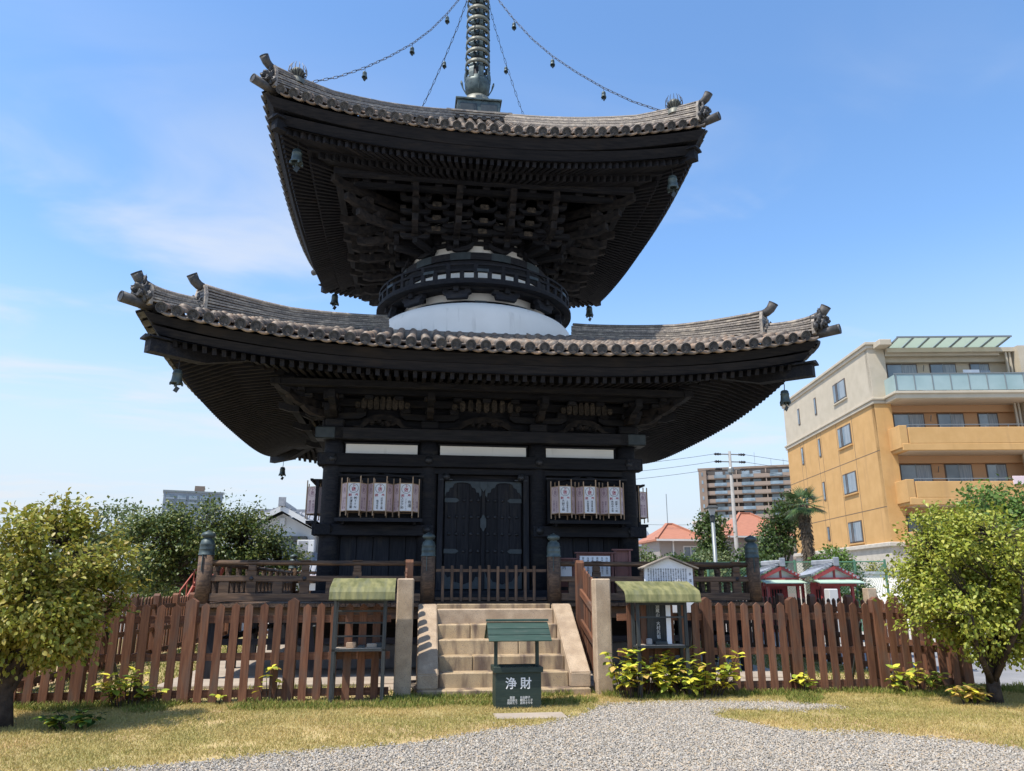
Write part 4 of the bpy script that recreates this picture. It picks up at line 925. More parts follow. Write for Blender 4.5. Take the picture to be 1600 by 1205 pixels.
# ------------------------------------------------------------------ white information sign with gable roof
SG = thing('information_sign', 'white gabled information board covered in columns of black writing', 'sign', (2.63, -6.9, 0))
pts = [(2.24, 1.15), (3.03, 1.15), (3.03, 1.83), (2.635, 1.985), (2.24, 1.83)]
v = [(x, -6.92, z) for x, z in pts] + [(x, -6.87, z) for x, z in pts]
vf('board', SG, m_paper, (v, [(0, 1, 2, 3, 4), (9, 8, 7, 6, 5)] + [(i, 5 + i, 5 + (i + 1) % 5, (i + 1) % 5) for i in range(5)]))
for s in (-1, 1): bar('roof_slat', SG, m_tile2, (2.635 + s * .006, -6.9, 2.005), (2.635 + s * .47, -6.9, 1.825), .20, .022)
for x in (2.32, 2.93): box('post', SG, m_dark, x, x + .06, -6.865, -6.80, 0, 1.8)
chars = '多宝塔重要文化財建造当山再興伝教大師御作本尊愛染明王安置享禄天文年間戦火免今日至昭和解体修理三間四方屋根本瓦葺上層円形下層方形'
for j in range(16):
    s = ''.join(random.choice(chars) for _ in range(17))
    TX.append(('lettering', '\n'.join(s), 0.029, Matrix.Translation((2.30 + j * .041, -6.923, 1.80)) @ Matrix.Rotation(math.pi / 2, 4, 'X'), m_ink, SG, 0.006, 1.0))
TX.append(('lettering', '多\n\n宝\n\n塔', 0.05, Matrix.Translation((2.985, -6.923, 1.72)) @ Matrix.Rotation(math.pi / 2, 4, 'X'), m_ink, SG, 0.006, 1.0))

def flush_text():
    obs = []
    for (name, body, size, M, m, parent, off, sl) in TX:
        c = bpy.data.curves.new('txt', 'FONT'); c.body = body; c.size = size; c.align_x = 'CENTER'; c.offset = off * size; c.space_line = sl; c.resolution_u = 2
        o = bpy.data.objects.new('txt', c); col.objects.link(o); obs.append(o)
    bpy.context.view_layer.update(); dg = bpy.context.evaluated_depsgraph_get()
    for o, (name, body, size, M, m, parent, off, sl) in zip(obs, TX):
        me = bpy.data.meshes.new_from_object(o.evaluated_get(dg)); me.materials.clear(); me.materials.append(m)
        W = M.copy(); W.translation = M.translation
        link(name, me, parent, M)
    for o in obs: c = o.data; bpy.data.objects.remove(o); bpy.data.curves.remove(c)
# ------------------------------------------------------------------ vegetation
LEAF = ([(0, 0, 0), (0, .5, -.03), (0, 1, -.16), (-.27, .30, .07), (.27, .30, .07), (-.26, .68, .03), (.26, .68, .03)], [(0, 1, 3), (3, 1, 5), (1, 2, 5), (0, 4, 1), (4, 6, 1), (1, 6, 2)])
LEAF2 = ([(0, 0, 0), (-.33, .5, .05), (0, 1, -.08), (.33, .5, .05)], [(0, 3, 1), (3, 2, 1)])
m_bark = material('dark_bark', (0.030, 0.022, 0.018), (0.075, 0.055, 0.042), 9, (1, 1, 1), 0.9, 0.8, 30, pos=True, bdist=0.02)
def leafmat(name, cols_, tr=0.25, rough=0.45): return material(name, cols_[0], island=cols_, rough=rough, trans=tr, spec=0.4)
m_lf_near = leafmat('yellow_green_leaves', [(0.17, 0.20, 0.024), (0.24, 0.255, 0.034), (0.30, 0.29, 0.045), (0.36, 0.32, 0.06), (0.36, 0.27, 0.065)])
m_lf_near2 = leafmat('bright_yellow_green_leaves', [(0.19, 0.245, 0.026), (0.26, 0.30, 0.036), (0.34, 0.36, 0.05), (0.44, 0.42, 0.075)])
m_lf_maple = leafmat('maple_leaves', [(0.035, 0.065, 0.016), (0.07, 0.11, 0.024), (0.13, 0.165, 0.034), (0.20, 0.20, 0.045)])
m_lf_pale = leafmat('pale_green_leaves', [(0.08, 0.12, 0.035), (0.13, 0.17, 0.06), (0.19, 0.21, 0.08)])
m_lf_mid = leafmat('mid_green_leaves', [(0.03, 0.06, 0.014), (0.06, 0.10, 0.022), (0.10, 0.14, 0.03)])
m_lf_fresh = leafmat('fresh_green_leaves', [(0.06, 0.12, 0.018), (0.11, 0.19, 0.03), (0.16, 0.24, 0.04)])
def tree(name, lbl, base, tr_h, blobs, ntip, per, size, mleaf, seed, r0=0.1, lean=(0, 0), sigma=0.11, gap=-.12, gfreq=1.7, tmpl=LEAF, shell=0.55, nlimb=8, cat='tree', group=None, twigs=True, droop=.35, clump=0, fork=.6):
    rg = np.random.default_rng(seed); rd = random.Random(seed)
    o = thing(name, lbl, cat, base, group); B = Vector(base)
    tips = []
    wts = np.array([b[3] * b[4] * b[5] for b in blobs]) ** .67; wts /= wts.sum()
    guard = 0; cc_ = []
    for _ in range(clump):
        b = blobs[rg.choice(len(blobs), p=wts)]; d = rg.normal(size=3); d /= np.linalg.norm(d); cc_.append((np.array(b[:3]) + d * (.5 + .38 * rg.random() ** .6) * np.array(b[3:6]), (.09 + .09 * rg.random()) * (b[3] ** .5)))
    while len(tips) < ntip and guard < ntip * 40:
        guard += 1
        b = blobs[rg.choice(len(blobs), p=wts)]
        d = rg.normal(size=3); d /= np.linalg.norm(d); r = shell + (1 - shell) * rg.random() ** .6
        p = np.array(b[:3]) + d * r * np.array(b[3:6])
        if clump and rg.random() < .8:
            c_, sg_ = cc_[rg.integers(clump)]; p = c_ + rg.normal(size=3) * sg_ * np.array([1.15, 1.15, .75])
        if mnoise.noise(Vector(p) * gfreq + Vector((seed, 0, 0))) < gap: continue
        if p[2] < B.z + .12: continue
        tips.append(p)
    tips = np.array(tips)
    # wood
    wood = MB(); top = Vector((B.x + lean[0], B.y + lean[1], B.z + tr_h))
    mid = B.lerp(top, .5) + Vector((rd.uniform(-.1, .1), 0, 0)) * tr_h * .6
    wood.add(tube([B - Vector((0, 0, .05)), B.lerp(mid, .6), mid, top], [r0 * 1.35, r0 * 1.05, r0, r0 * .8], 9))
    limbs = []
    idx = rg.choice(len(tips), nlimb, replace=False)
    for i in idx:
        e = Vector(tips[i]); s = B.lerp(top, rd.uniform(fork, 1)); m_ = s.lerp(e, .5) + Vector((rd.uniform(-.15, .15), rd.uniform(-.15, .15), rd.uniform(-.05, .2))) * (e - s).length * .5
        e2 = s.lerp(e, .86); pth = [s, s.lerp(m_, .6), m_, e2]
        wood.add(tube(pth, [r0 * .6, r0 * .48, r0 * .36, r0 * .14], 6)); limbs += [(m_, r0 * .3), (s.lerp(m_, .6), r0 * .38), (m_.lerp(e2, .5), r0 * .22), (e2, r0 * .14)]
    if twigs:
        LP = np.array([l[0][:] for l in limbs])
        for p in tips:
            dd = ((LP - p) ** 2).sum(1); j = int(dd.argmin())
            s = limbs[j][0]; e = Vector(p)
            if (e - s).length < .06: continue
            q = s.lerp(e, .5) + Vector((rd.uniform(-1, 1), rd.uniform(-1, 1), rd.uniform(-.6, 1))) * .10 * (e - s).length
            wood.add(tube([s, q, e], [min(.4 * limbs[j][1], r0 * .12), r0 * .07, r0 * .03], 4))
    wood.build('trunk', m_bark, o, True)
    n = len(tips) * per
    P = np.repeat(tips, per, 0) + rg.normal(size=(n, 3)) * sigma * np.array([1, 1, .8])
    c = np.mean([b[:3] for b in blobs], 0)
    out = P - c; out /= np.linalg.norm(out, axis=1)[:, None] + 1e-6
    D = out * .7 + rg.normal(size=(n, 3)) * .7; D[:, 2] -= droop
    Nn = out * .5 + rg.normal(size=(n, 3)) * .45; Nn[:, 2] += .75
    S = size * (0.5 + .85 * rg.random(n))
    me = inst_mesh('crown', tmpl[0], tmpl[1], P, rots(D, Nn), S, mleaf); link('crown', me, o)
    return o
# the two pruned trees in front
tree('pruned_tree', 'round pruned tree with yellowing leaves at the left edge in front of the fence', (-5.98, -8.9, 0), 0.85,
     [(-5.88, -8.85, 1.70, 1.0, .92, .92), (-5.55, -8.9, 1.2, .62, .7, .52), (-6.4, -8.8, 1.3, .9, .8, .8), (-5.75, -8.95, .80, .60, .5, .26)], 820, 34, 0.064, m_lf_near, 3, .085, (-.05, .05), .08, -.10, 2.2, shell=.45, nlimb=16, clump=95, fork=.35)
tree('pruned_tree', 'dense round pruned tree with bright leaves at the right edge in front of the fence', (6.58, -8.68, 0), 0.7,
     [(6.70, -8.6, 1.80, 1.22, 1.0, 1.0), (6.38, -8.7, 1.25, .86, .8, .62), (7.3, -8.5, 1.5, .9, .9, .9), (6.6, -8.8, .85, .7, .6, .33)], 1080, 36, 0.060, m_lf_near2, 5, .085, (.05, .05), .08, -.14, 2.2, shell=.45, nlimb=18, clump=125, fork=.3)
# hydrangea-like shrubs: every leaf a part
m_hy = [material('shrub_leaf_%s' % n, a_, b_, 18, (1, 1, 1), .5, rnd=.2, trans=.25) for n, a_, b_ in (('yellow', (0.78, 0.68, 0.08), (0.60, 0.58, 0.07)), ('green', (0.22, 0.33, 0.04), (0.42, 0.47, 0.06)), ('dark', (0.04, 0.09, 0.018), (0.08, 0.15, 0.025)), ('orange', (0.52, 0.30, 0.10), (0.48, 0.38, 0.09)))]
def leafshape(m):
    v = [(0, 0, 0), (-.22, .2, .03), (-.34, .5, .05), (-.22, .8, .0), (0, 1.05, -.12), (.22, .8, 0), (.34, .5, .05), (.22, .2, .03), (0, .35, -.02), (0, .7, -.05)]
    return pymesh('leaf', v, [(0, 8, 1), (1, 8, 2), (2, 8, 9), (2, 9, 3), (3, 9, 4), (0, 7, 8), (7, 6, 8), (6, 9, 8), (6, 5, 9), (5, 4, 9)], m, True)
lfm = [leafshape(m) for m in m_hy]
def shrub(lbl, base, stems, spread, h, nl, size, w, seed, name='shrub', group='yellow-leaved shrubs by the fence'):
    rd = random.Random(seed); o = thing(name, lbl, 'shrub', base, group); B = Vector(base); wood = MB()
    for s in range(stems):
        a = rd.uniform(0, 6.28); rr = rd.random() ** .6 * spread; e = B + Vector((rr * math.cos(a), rr * .55 * math.sin(a), h * rd.uniform(.35, 1) * (1 - .35 * rr / (spread + .01))))
        s0 = B + Vector((rr * .5 * math.cos(a), rr * .25 * math.sin(a), 0)); wood.add(tube([s0, s0.lerp(e, .5) + Vector((0, 0, .04)), e], [.008, .006, .004], 5))
        yaw0 = rd.uniform(0, 6.28)
        for i in range(nl):
            lev = i // 4; t = 1 - lev * .22
            p = s0.lerp(e, max(.3, t)); yw = yaw0 + i * 1.57 + lev * .8 + rd.uniform(-.3, .3)
            M = Matrix.Translation(p) @ Matrix.Rotation(yw, 4, 'Z') @ Matrix.Rotation(rd.uniform(-.35, .55) - .15 * lev, 4, 'X') @ Matrix.Rotation(rd.uniform(-.3, .3), 4, 'Y') @ Matrix.Scale(size * rd.uniform(.6, 1.15) * (1 - .0 * lev), 4)
            k = rd.choices(range(4), w if lev < 1 else (w[0] * .75, w[1], w[2] * .8 + .2, w[3] * .7))[0]
            link('leaf', lfm[k], o, M)
    wood.build('stem', m_bark, o)
    return o
WY = (5, 3, .6, 1.2)
shrub('large yellow-leaved shrub beside the right stone post', (1.80, -7.58, 0), 24, .54, .86, 11, .13, (6, 3, .6, 2.0), 11)
shrub('largest yellow-leaved shrub under the right stand', (2.78, -7.62, 0), 34, .74, .82, 12, .135, (7, 4, .6, .8), 12)
shrub('bushy yellow-leaved shrub in front of the left fence', (-5.12, -7.55, 0), 13, .36, .58, 9, .14, WY, 13)
shrub('tiny yellow plant at the foot of the left fence', (-4.0, -7.42, 0), 2, .1, .18, 6, .11, WY, 14)
shrub('spindly yellow plant climbing the left fence', (-3.32, -7.42, 0), 5, .20, .58, 5, .11, WY, 15)
shrub('small yellow plant at the foot of the right fence', (4.42, -7.5, 0), 5, .18, .42, 7, .12, WY, 16)
shrub('yellow-green shrub near the right end of the fence', (6.15, -7.65, 0), 13, .40, .52, 9, .14, (3, 4, 1, 1.5), 17)
shrub('pale orange-leaved shrub under the right tree', (6.18, -8.75, 0), 14, .32, .38, 9, .12, (3, 2, .5, 4), 18)
shrub('low dark green plant on the grass beside the left tree', (-5.15, -9.15, 0), 15, .36, .28, 9, .11, (.3, 2, 6, .4), 19)
shrub('thin stalk with a few leaves left of the bushy shrub', (-4.78, -7.5, 0), 3, .12, .30, 5, .11, WY, 20)
# background trees
tree('maple_tree', 'wide dark green maple tree behind the veranda on the left', (-8.6, 9.4, 0), 2.0, [(-8.8, 9.4, 3.2, 2.0, 1.7, 1.45), (-10.2, 9.2, 2.7, 1.4, 1.4, 1.3), (-7.3, 9.6, 2.8, 1.4, 1.3, 1.3), (-6.4, 9.7, 2.2, 1.0, 1.0, 1.0)], 1150, 34, .11, m_lf_maple, 21, .14, (0, 0), .22, -.08, 1.15, LEAF2, .45, 9, clump=170)
tree('pale_tree', 'pale airy tree standing behind the maple on the left', (-17.2, 23.6, 0), 3.0, [(-16.8, 23.6, 4.3, 1.9, 1.7, 1.5), (-18.2, 23.6, 3.4, 1.5, 1.5, 1.4)], 260, 22, .2, m_lf_pale, 22, .14, (0, 0), .3, -.05, .8, LEAF2, .4, 8)
for i, (x, y, z, r, lb) in enumerate(((-21.5, 24, 2.0, 2.2, 'low dark tree far left behind the left tree'), (-13.0, 19.5, 1.6, 1.6, 'dark rounded shrub under the maple on the left'))):
    tree('shade_tree', lb, (x, y, 0), 1.2, [(x, y, z, r, r * .8, z * .75)], 200, 22, .2, m_lf_maple, 30 + i, .1, (0, 0), .3, -.3, .8, LEAF2, .4, 5)
tree('dense_tree', 'dense green tree between the lamp and the brown tower', (19.3, 32.2, 0), 3.2, [(19.2, 32.2, 5.2, .95, .95, 1.4), (19.3, 32.2, 3.8, 1.0, 1.0, 1.1)], 220, 26, .22, m_lf_mid, 41, .14, (0, 0), .28, -.3, .8, LEAF2, .4, 6)
tree('garden_tree', 'dark green tree beside the orange building left of the palm', (18.8, 21.5, 0), 2.6, [(18.6, 21.5, 4.2, 1.0, 1.0, 1.0), (19.3, 21.3, 5.5, .9, .9, 1.1), (17.9, 21.5, 3.3, .9, .9, .7)], 220, 24, .18, m_lf_mid, 42, .12, (.1, 0), .22, -.12, 1.0, LEAF2, .4, 7)
for i, (u, z, r, lb) in enumerate(((10.4, 2.5, 1.0, 'leftmost green bush right of the pagoda wall'), (12.1, 2.45, 1.15, 'green bush behind the white sign and street lamp'), (13.6, 2.5, 1.15, 'green bush behind the utility pole'), (15.2, 2.5, 1.0, 'green bush behind the right corner veranda post'))):
    y = 19.5 - (u - 10.2) * .39
    tree('green_bush', lb, (u, y, 0), 1.3, [(u, y, z - .4, r, r, 1.15)], 170, 24, .17, m_lf_mid if i % 2 else m_lf_pale, 50 + i, .07, (0, 0), .2, -.25, 1, LEAF2, .4, 5, cat='bush', group='bushes behind the pagoda')
tree('round_shrub', 'bright round clipped shrub between the palm and the white wall', (16.6, 12.3, 0), .9, [(16.6, 12.3, 2.2, .85, .8, .95)], 170, 26, .13, m_lf_fresh, 60, .06, (0, 0), .16, -.4, 1, LEAF2, .4, 5, cat='bush')
tree('sparse_shrub', 'small sparse yellowish shrub right of the bright round shrub', (17.9, 11.2, 0), 1.2, [(17.9, 11.2, 2.0, .45, .4, .55)], 50, 14, .13, m_lf_near, 61, .04, (0, 0), .12, -.1, 1, LEAF2, .3, 4, cat='bush')
tree('slender_shrub', 'slender dark shrub in front of the white wall', (14.9, 7.6, 0), .9, [(14.9, 7.6, 1.5, .45, .4, .8)], 90, 18, .12, m_lf_mid, 62, .04, (0, 0), .13, -.2, 1, LEAF2, .3, 4, cat='bush')
tree('wispy_bush', 'light green wispy bush behind the right tree below the balconies', (19.4, 5.8, 0), 2.2, [(19.4, 5.8, 3.6, 2.0, 1.6, 1.5), (21.5, 5.5, 3.4, 1.8, 1.5, 1.5)], 420, 22, .17, m_lf_fresh, 63, .1, (0, 0), .24, -.15, .9, LEAF2, .4, 7, cat='bush')
tree('dark_hedge', 'dark hedge behind the right tree beside the stone base', (17.6, 6.6, 0), 1.2, [(17.5, 6.6, 2.4, .8, .8, 1.1)], 150, 22, .15, m_lf_mid, 64, .06, (0, 0), .2, -.3, .9, LEAF2, .4, 4, cat='bush')
# palm
PB = Vector((16.7, 14.6, 0))
PM = thing('palm_tree', 'tall fan palm with shaggy trunk in front of the orange building', 'tree', PB)
m_fiber = material('palm_fibre', (0.05, 0.036, 0.025), (0.12, 0.09, 0.06), 14, (1, 1, 1), .95, .8, 40, pos=True)
m_palm = leafmat('palm_leaves', [(0.03, 0.07, 0.02), (0.06, 0.11, 0.03), (0.12, 0.17, 0.06)], .15)
prof = [(.17 + .035 * random.random() + (.05 if 3 < i < 22 else 0), i * .22) for i in range(25)]
vf('trunk', PM, m_fiber, lathe(prof, 14), Matrix.Translation(PB), False)
sh = MB()
for i in range(260):
    z = random.uniform(2.2, 5.2); a = random.uniform(0, 6.28); r = .2
    p = Vector((PB.x + r * math.cos(a), PB.y + r * math.sin(a), z)); q = p + Vector((math.cos(a) * .12, math.sin(a) * .12, -.16))
    sh.bar(p, q, .05, .02)
sh.build('trunk_fibres', m_fiber, PM)
rd = random.Random(8)
for i in range(30):
    a = rd.uniform(0, 6.28); el = rd.uniform(-.75, 1.25); L_ = rd.uniform(.75, 1.05)
    d = Vector((math.cos(a) * math.cos(el), math.sin(a) * math.cos(el), math.sin(el))); s = PB + Vector((0, 0, 5.3)); e = s + d * L_ * .62
    mb = MB(); mb.add(tube([s, s.lerp(e, .5) + Vector((0, 0, .04)), e], [.02, .016, .012], 5))
    side = d.cross(Vector((0, 0, 1))).normalized(); up = side.cross(d)
    for j in range(19):
        t = -1.9 + 3.8 * j / 18; dd = (d * math.cos(t) + side * math.sin(t)).normalized(); l = .62 * (1 - .18 * abs(t)); tip = e + dd * l + Vector((0, 0, -.16 * l * (1 + abs(t) * .3)))
        w = up.cross(dd).normalized() * .028; m_ = e.lerp(tip, .55) + up * .03
        b = len(mb.v); mb.v += [e, m_ - w, m_ + w, tip]; mb.f += [(b, b + 1, b + 2), (b + 1, b + 3, b + 2)]
    mb.build('frond', m_palm, PM)

# ------------------------------------------------------------------ grass and gravel
def in_poly(x, y, P):
    c = np.zeros(len(x), bool); n = len(P)
    for i in range(n):
        (x1, y1), (x2, y2) = P[i], P[(i + 1) % n]
        if y1 == y2: continue
        c ^= ((y1 > y) != (y2 > y)) & (x < (x2 - x1) * (y - y1) / (y2 - y1) + x1)
    return c
GPOLY = [(-6.0, -12.2), (-3.9, -11.2), (-2.83, -10.8), (-1.9, -10.6), (-1.0, -10.2), (-0.5, -9.75), (0.1, -9.55), (0.75, -8.9), (1.1, -8.25), (1.5, -8.05), (2.65, -8.05), (3.6, -8.2), (4.4, -8.75), (3.6, -8.95), (2.7, -8.7), (2.3, -9.2), (2.62, -9.9), (2.9, -10.3), (3.8, -10.6), (4.3, -11.0), (4.6, -11.6), (6, -12.6), (6, -15), (-6, -15)]
struct(link('gravel_bed', pymesh('gravel_bed', [(x, y, -0.0005) for x, y in GPOLY], [tuple(range(len(GPOLY)))[::-1]], m_bed)))
n = 240000
gx = rng.uniform(-6, 6, n); gy = rng.uniform(-13.2, -7.9, n)
wob = np.array([mnoise.noise(Vector((a * 1.6, b * 1.6, 0))) for a, b in zip(gx, gy)]) * .35 + rng.normal(size=n) * .16
inside = in_poly(gx, gy + wob * .6, GPOLY) & (gy > -13 + 0 * gx)
vis = np.abs((gx + 1.43) - 0.13 * (gy + 18.8)) < 0.75 * (gy + 18.8)
keep = inside & vis
gx, gy = gx[keep], gy[keep]; n = len(gx)
bm = bmesh.new(); bmesh.ops.create_icosphere(bm, subdivisions=1, radius=1)
tv = np.array([v.co[:] for v in bm.verts]) * (1 + .22 * rng.normal(size=(len(bm.verts), 1))); tf = [[v.index for v in f.verts] for f in bm.faces]; bm.free()
P = np.stack([gx, gy, rng.uniform(.0, .012, n)], 1); D = rng.normal(size=(n, 3)); D[:, 2] *= .3; Nn = rng.normal(size=(n, 3)) * .4 + np.array([0, 0, 1])
S = (0.006 + .0085 * rng.random(n) ** 2)[:, None] * np.stack([rng.uniform(.7, 1.1, n), rng.uniform(.9, 1.6, n), rng.uniform(.5, .8, n)], 1)
m_peb = material('gravel_pebbles', (.3, .3, .3), island=[(0.20, 0.18, 0.15), (0.32, 0.29, 0.24), (0.40, 0.35, 0.28), (0.43, 0.33, 0.22), (0.52, 0.475, 0.40), (0.26, 0.24, 0.215), (0.46, 0.41, 0.34)], rough=.85, trans=0)
stuff(link('gravel', inst_mesh('gravel', tv, tf, P, rots(D, Nn), S, m_peb)), 'grey and tan gravel path leading towards the steps', 'gravel')
# grass blades
def grass(name, lbl, n, area, hfun, m, seed, excl=None, wid=.004):
    rg = np.random.default_rng(seed)
    x = rg.uniform(area[0], area[1], n); y = rg.uniform(area[2], area[3], n)
    k = np.abs((x + 1.43) - 0.13 * (y + 18.8)) < 0.76 * (y + 18.8)
    k &= ~in_poly(x, y + rg.normal(size=n) * .16, GPOLY)
    k &= ~((np.abs(x - .02) < .31) & (np.abs(y + 8.12) < .21)) & ~((np.abs(x - .08) < .44) & (np.abs(y + 8.92) < .2)) & ~((np.abs(x) < 1.3) & (y > -7.15))
    k &= ~((np.abs(x) < 5.35) & (np.abs(y) < 5.75)) & ~((x > -1.95) & (x < 5.35) & (y > -6.35) & (y < -5))
    if excl is not None: k &= excl(x, y)
    x, y = x[k], y[k]; n = len(x)
    h = hfun(x, y, rg); D = rg.normal(size=(n, 3)) * np.array([.5, .5, 0]) + np.array([0, 0, 1.0]); Nn = rg.normal(size=(n, 3)) * np.array([1, 1, .1])
    S = np.stack([np.full(n, 1.0) * rg.uniform(.7, 1.3, n), h, h], 1)
    tv = [(-wid, 0, 0), (wid, 0, 0), (0, .6, .1), (0, 1, .35)]; tf = [(0, 1, 2), (0, 2, 3)]
    me = inst_mesh(name, tv, tf, np.stack([x, y, np.full(n, -.002)], 1), rots(D, Nn), S, m)
    return stuff(link(name, me), lbl, 'grass')
m_grass = material('dry_lawn', (0.58, 0.43, 0.18), (0.25, 0.26, 0.065), .9, (1, 1, 1), .8, pos=True, island=[(0.62, 0.46, 0.19), (0.48, 0.38, 0.13), (0.32, 0.32, 0.075), (0.66, 0.47, 0.24)], trans=.2)
m_grass2 = material('green_grass', (0.07, 0.11, 0.018), island=[(0.09, 0.14, 0.022), (0.16, 0.20, 0.034), (0.26, 0.27, 0.055), (0.36, 0.30, 0.10)], rough=.7, trans=.25)
grass('lawn_grass', 'short dry lawn in front of the fence', 330000, (-9.5, 9.5, -12.6, -7.2), lambda x, y, r: .022 + .026 * r.random(len(x)), m_grass, 71, lambda x, y: np.array([mnoise.noise(Vector((a * 2.3, b * 2.3, 9))) for a, b in zip(x, y)]) + np.random.default_rng(4).random(len(x)) * .9 > -.05)
fn = lambda x, y: np.array([mnoise.noise(Vector((a * 1.1, b * 1.7, 5))) for a, b in zip(x, y)]) > np.clip((-7.72 - y) * .8, -.3, .55)
grass('fence_grass', 'taller green grass along the foot of the fence', 90000, (-8.5, 8.5, -9.4, -7.15), lambda x, y, r: .04 + .07 * r.random(len(x)) * np.clip((y + 9.3) / 1.8, .2, 1), m_grass2, 72, fn, .0045)
grass('yard_grass', 'green grass inside the fenced yard', 60000, (-7.2, 7.2, -7.15, 4), lambda x, y, r: .03 + .06 * r.random(len(x)), m_grass2, 73, None, .006)
# ------------------------------------------------------------------ orange apartment building
m_orange = material('orange_render', (0.52, 0.305, 0.115), (0.57, 0.34, 0.135), 1.5, (1, 1, 1), .85, .25, 6, pos=True, bdist=.02, stain=((0.44, 0.26, 0.11), .9, .56, .85, (3, 3, .35)))
m_cream = material('cream_render', (0.46, 0.40, 0.30), (0.51, 0.445, 0.34), 1.5, (1, 1, 1), .85, .2, 6, pos=True, bdist=.02)
m_sbase = material('pale_stone_base', (0.55, 0.50, 0.42), (0.46, 0.42, 0.35), 2.5, (1, 1, 2.2), .85, .3, 5, pos=True)
m_frame = material('bronze_window_frame', (0.10, 0.075, 0.06), rough=.5)
m_curt = material('curtain', (0.34, 0.38, 0.40), (0.20, 0.24, 0.27), 4, (6, 6, .3), .6, pos=True)
m_pane = material('tinted_balcony_glass', (0.26, 0.36, 0.35), (0.33, 0.43, 0.42), .8, (1, 1, 1), .12, spec=.7, pos=True)
m_awn = material('frosted_awning', (0.62, 0.68, 0.60), rough=.4, trans=.75)
m_steel = material('grey_steel', (0.22, 0.24, 0.24), rough=.45, metal=.3, rnd=.1)
m_shade = material('balcony_ceiling', (0.52, 0.44, 0.34), rough=.85)
m_offw2 = material('ac_white', (.6, .6, .58), rough=.6)
m_wall_in = material('recess_wall', (0.50, 0.30, 0.16), rough=.85)
dL = Vector((2.35, 14.87, 0)).normalized(); dF = Vector((dL.y, -dL.x, 0))
setG(Matrix(((dF.x, dL.x, 0, 24.15), (dF.y, dL.y, 0, 19.4), (0, 0, 1, 0), (0, 0, 0, 1))))
OB_ = thing('apartment_building', 'orange and cream apartment block with balconies on the right', 'building')
W = 22
box('stone_base', OB_, m_sbase, -.12, W, -.12, 15, 0, 3.62); box('base_cornice', OB_, m_sbase, -.28, W, -.28, 15.1, 3.621, 3.85, .03)
# left wing with the visible side wall
box('side_wall', OB_, m_orange, 0, .9, .02, 14.98, 3.851, 11.50); box('side_wall', OB_, m_cream, 0, .9, .02, 14.98, 11.83, 14.75)
box('string_course', OB_, m_cream, -.10, .95, -.10, 15.08, 11.50, 11.70, .02); box('string_course', OB_, m_cream, -.16, .98, -.16, 15.14, 11.70, 11.83, .02)
box('parapet', OB_, m_cream, -.10, .95, -.10, 15.08, 14.75, 14.95, .02); box('parapet', OB_, m_cream, -.18, 1.0, -.18, 15.16, 14.95, 15.12, .02)
box('rear_mass', OB_, m_wall_in, .9, W, .62, 14.9, 3.851, 11.5); box('rear_mass', OB_, m_cream, .9, W, .62, 14.9, 11.5, 14.6)
box('roof_slab', OB_, m_cream, .95, W, -.3, 14.9, 14.45, 14.70)
for z0, z1 in ((12.76, 13.98), (9.87, 11.14), (6.97, 8.24), (4.05, 5.31)):
    mw = m_orange if z0 < 11 else m_cream
    for (a_, b_, big) in ((3.45, 5.38, 1), (8.40, 8.75, 0), (11.68, 12.04, 0)):
        if z0 < 5 and a_ > 11: continue
        zb = z0 + (.35 if (z0 < 5 and not big) else (.0 if big else .04))
        wn = box('window', OB_, m_frame, -.035, .05, a_, b_, zb, z1)
        box('pane', wn, m_glass, -.05, -.036, a_ + .07, b_ - .07, zb + .08, z1 - .08)
        if big:
            box('curtain', wn, m_curt, -.055, -.051, a_ + .12, a_ + .85, zb + .10, z1 - .1); box('mullion', wn, m_frame, -.075, -.05, (a_ + b_) / 2 + .22, (a_ + b_) / 2 + .29, zb, z1); box('mullion', wn, m_frame, -.075, -.05, b_ - .55, b_ - .49, zb, z1)
            box('sill', wn, mw, -.10, .02, a_ - .08, b_ + .08, zb - .09, zb - .01)
for a_ in (3.2, 5.6, 8.2, 8.95, 11.5, 12.2): box('wall_groove', OB_, m_frame, -.006, .02, a_, a_ + .03, 3.86, 11.49)
for z in (8.85, 5.75): box('wall_groove', OB_, m_frame, -.007, .02, .03, 14.97, z, z + .03)
# front pier
box('front_pier', OB_, m_orange, .0, .92, -.02, .4, 3.851, 11.495); box('front_pier', OB_, m_cream, 0.0, .92, -.02, .4, 11.835, 14.745)
# balconies
def balcony(z, top, glass):
    bs = m_cream if glass else m_orange
    sl = box('balcony_slab', OB_, bs, .62, W, -1.35, .6, z - .38, z, .03)
    box('balcony_ceiling', OB_, m_shade, .95, W, -1.25, .58, z - .40, z - .382)
    if glass:
        box('fascia_lip', sl, bs, .52, W, -1.45, .0, z - .12, z + .02, .02)
        for i in range(14):
            x = .78 + i * .985; box('glass_panel', sl, m_pane, x, x + .945, -1.30, -1.28, z + .09, top - .03); box('balustrade_post', sl, m_steel, x - .04, x, -1.33, -1.27, z + .03, top)
        box('glass_panel', sl, m_pane, .70, .72, -1.26, -.02, z + .09, top - .03); box('handrail', sl, m_steel, .68, W, -1.33, -1.26, top - .02, top + .04)
    else:
        box('parapet_wall', sl, bs, 1.02, W, -1.34, -1.20, z + .002, top, .02); box('parapet_end', sl, bs, .55, .98, -1.30, .0, z - .22, top + .12, .02)
        box('handrail', sl, m_steel, 1.0, W, -1.29, -1.25, top + .13, top + .17)
        for i in range(12): box('handrail_post', sl, m_steel, 1.6 + i * 1.2, 1.63 + i * 1.2, -1.28, -1.25, top, top + .13)
for z, top, gl in ((11.86, 12.88, 1), (8.98, 9.87, 0), (6.08, 6.94, 0), (3.95, 4.2, 0)): balcony(z, top, gl)
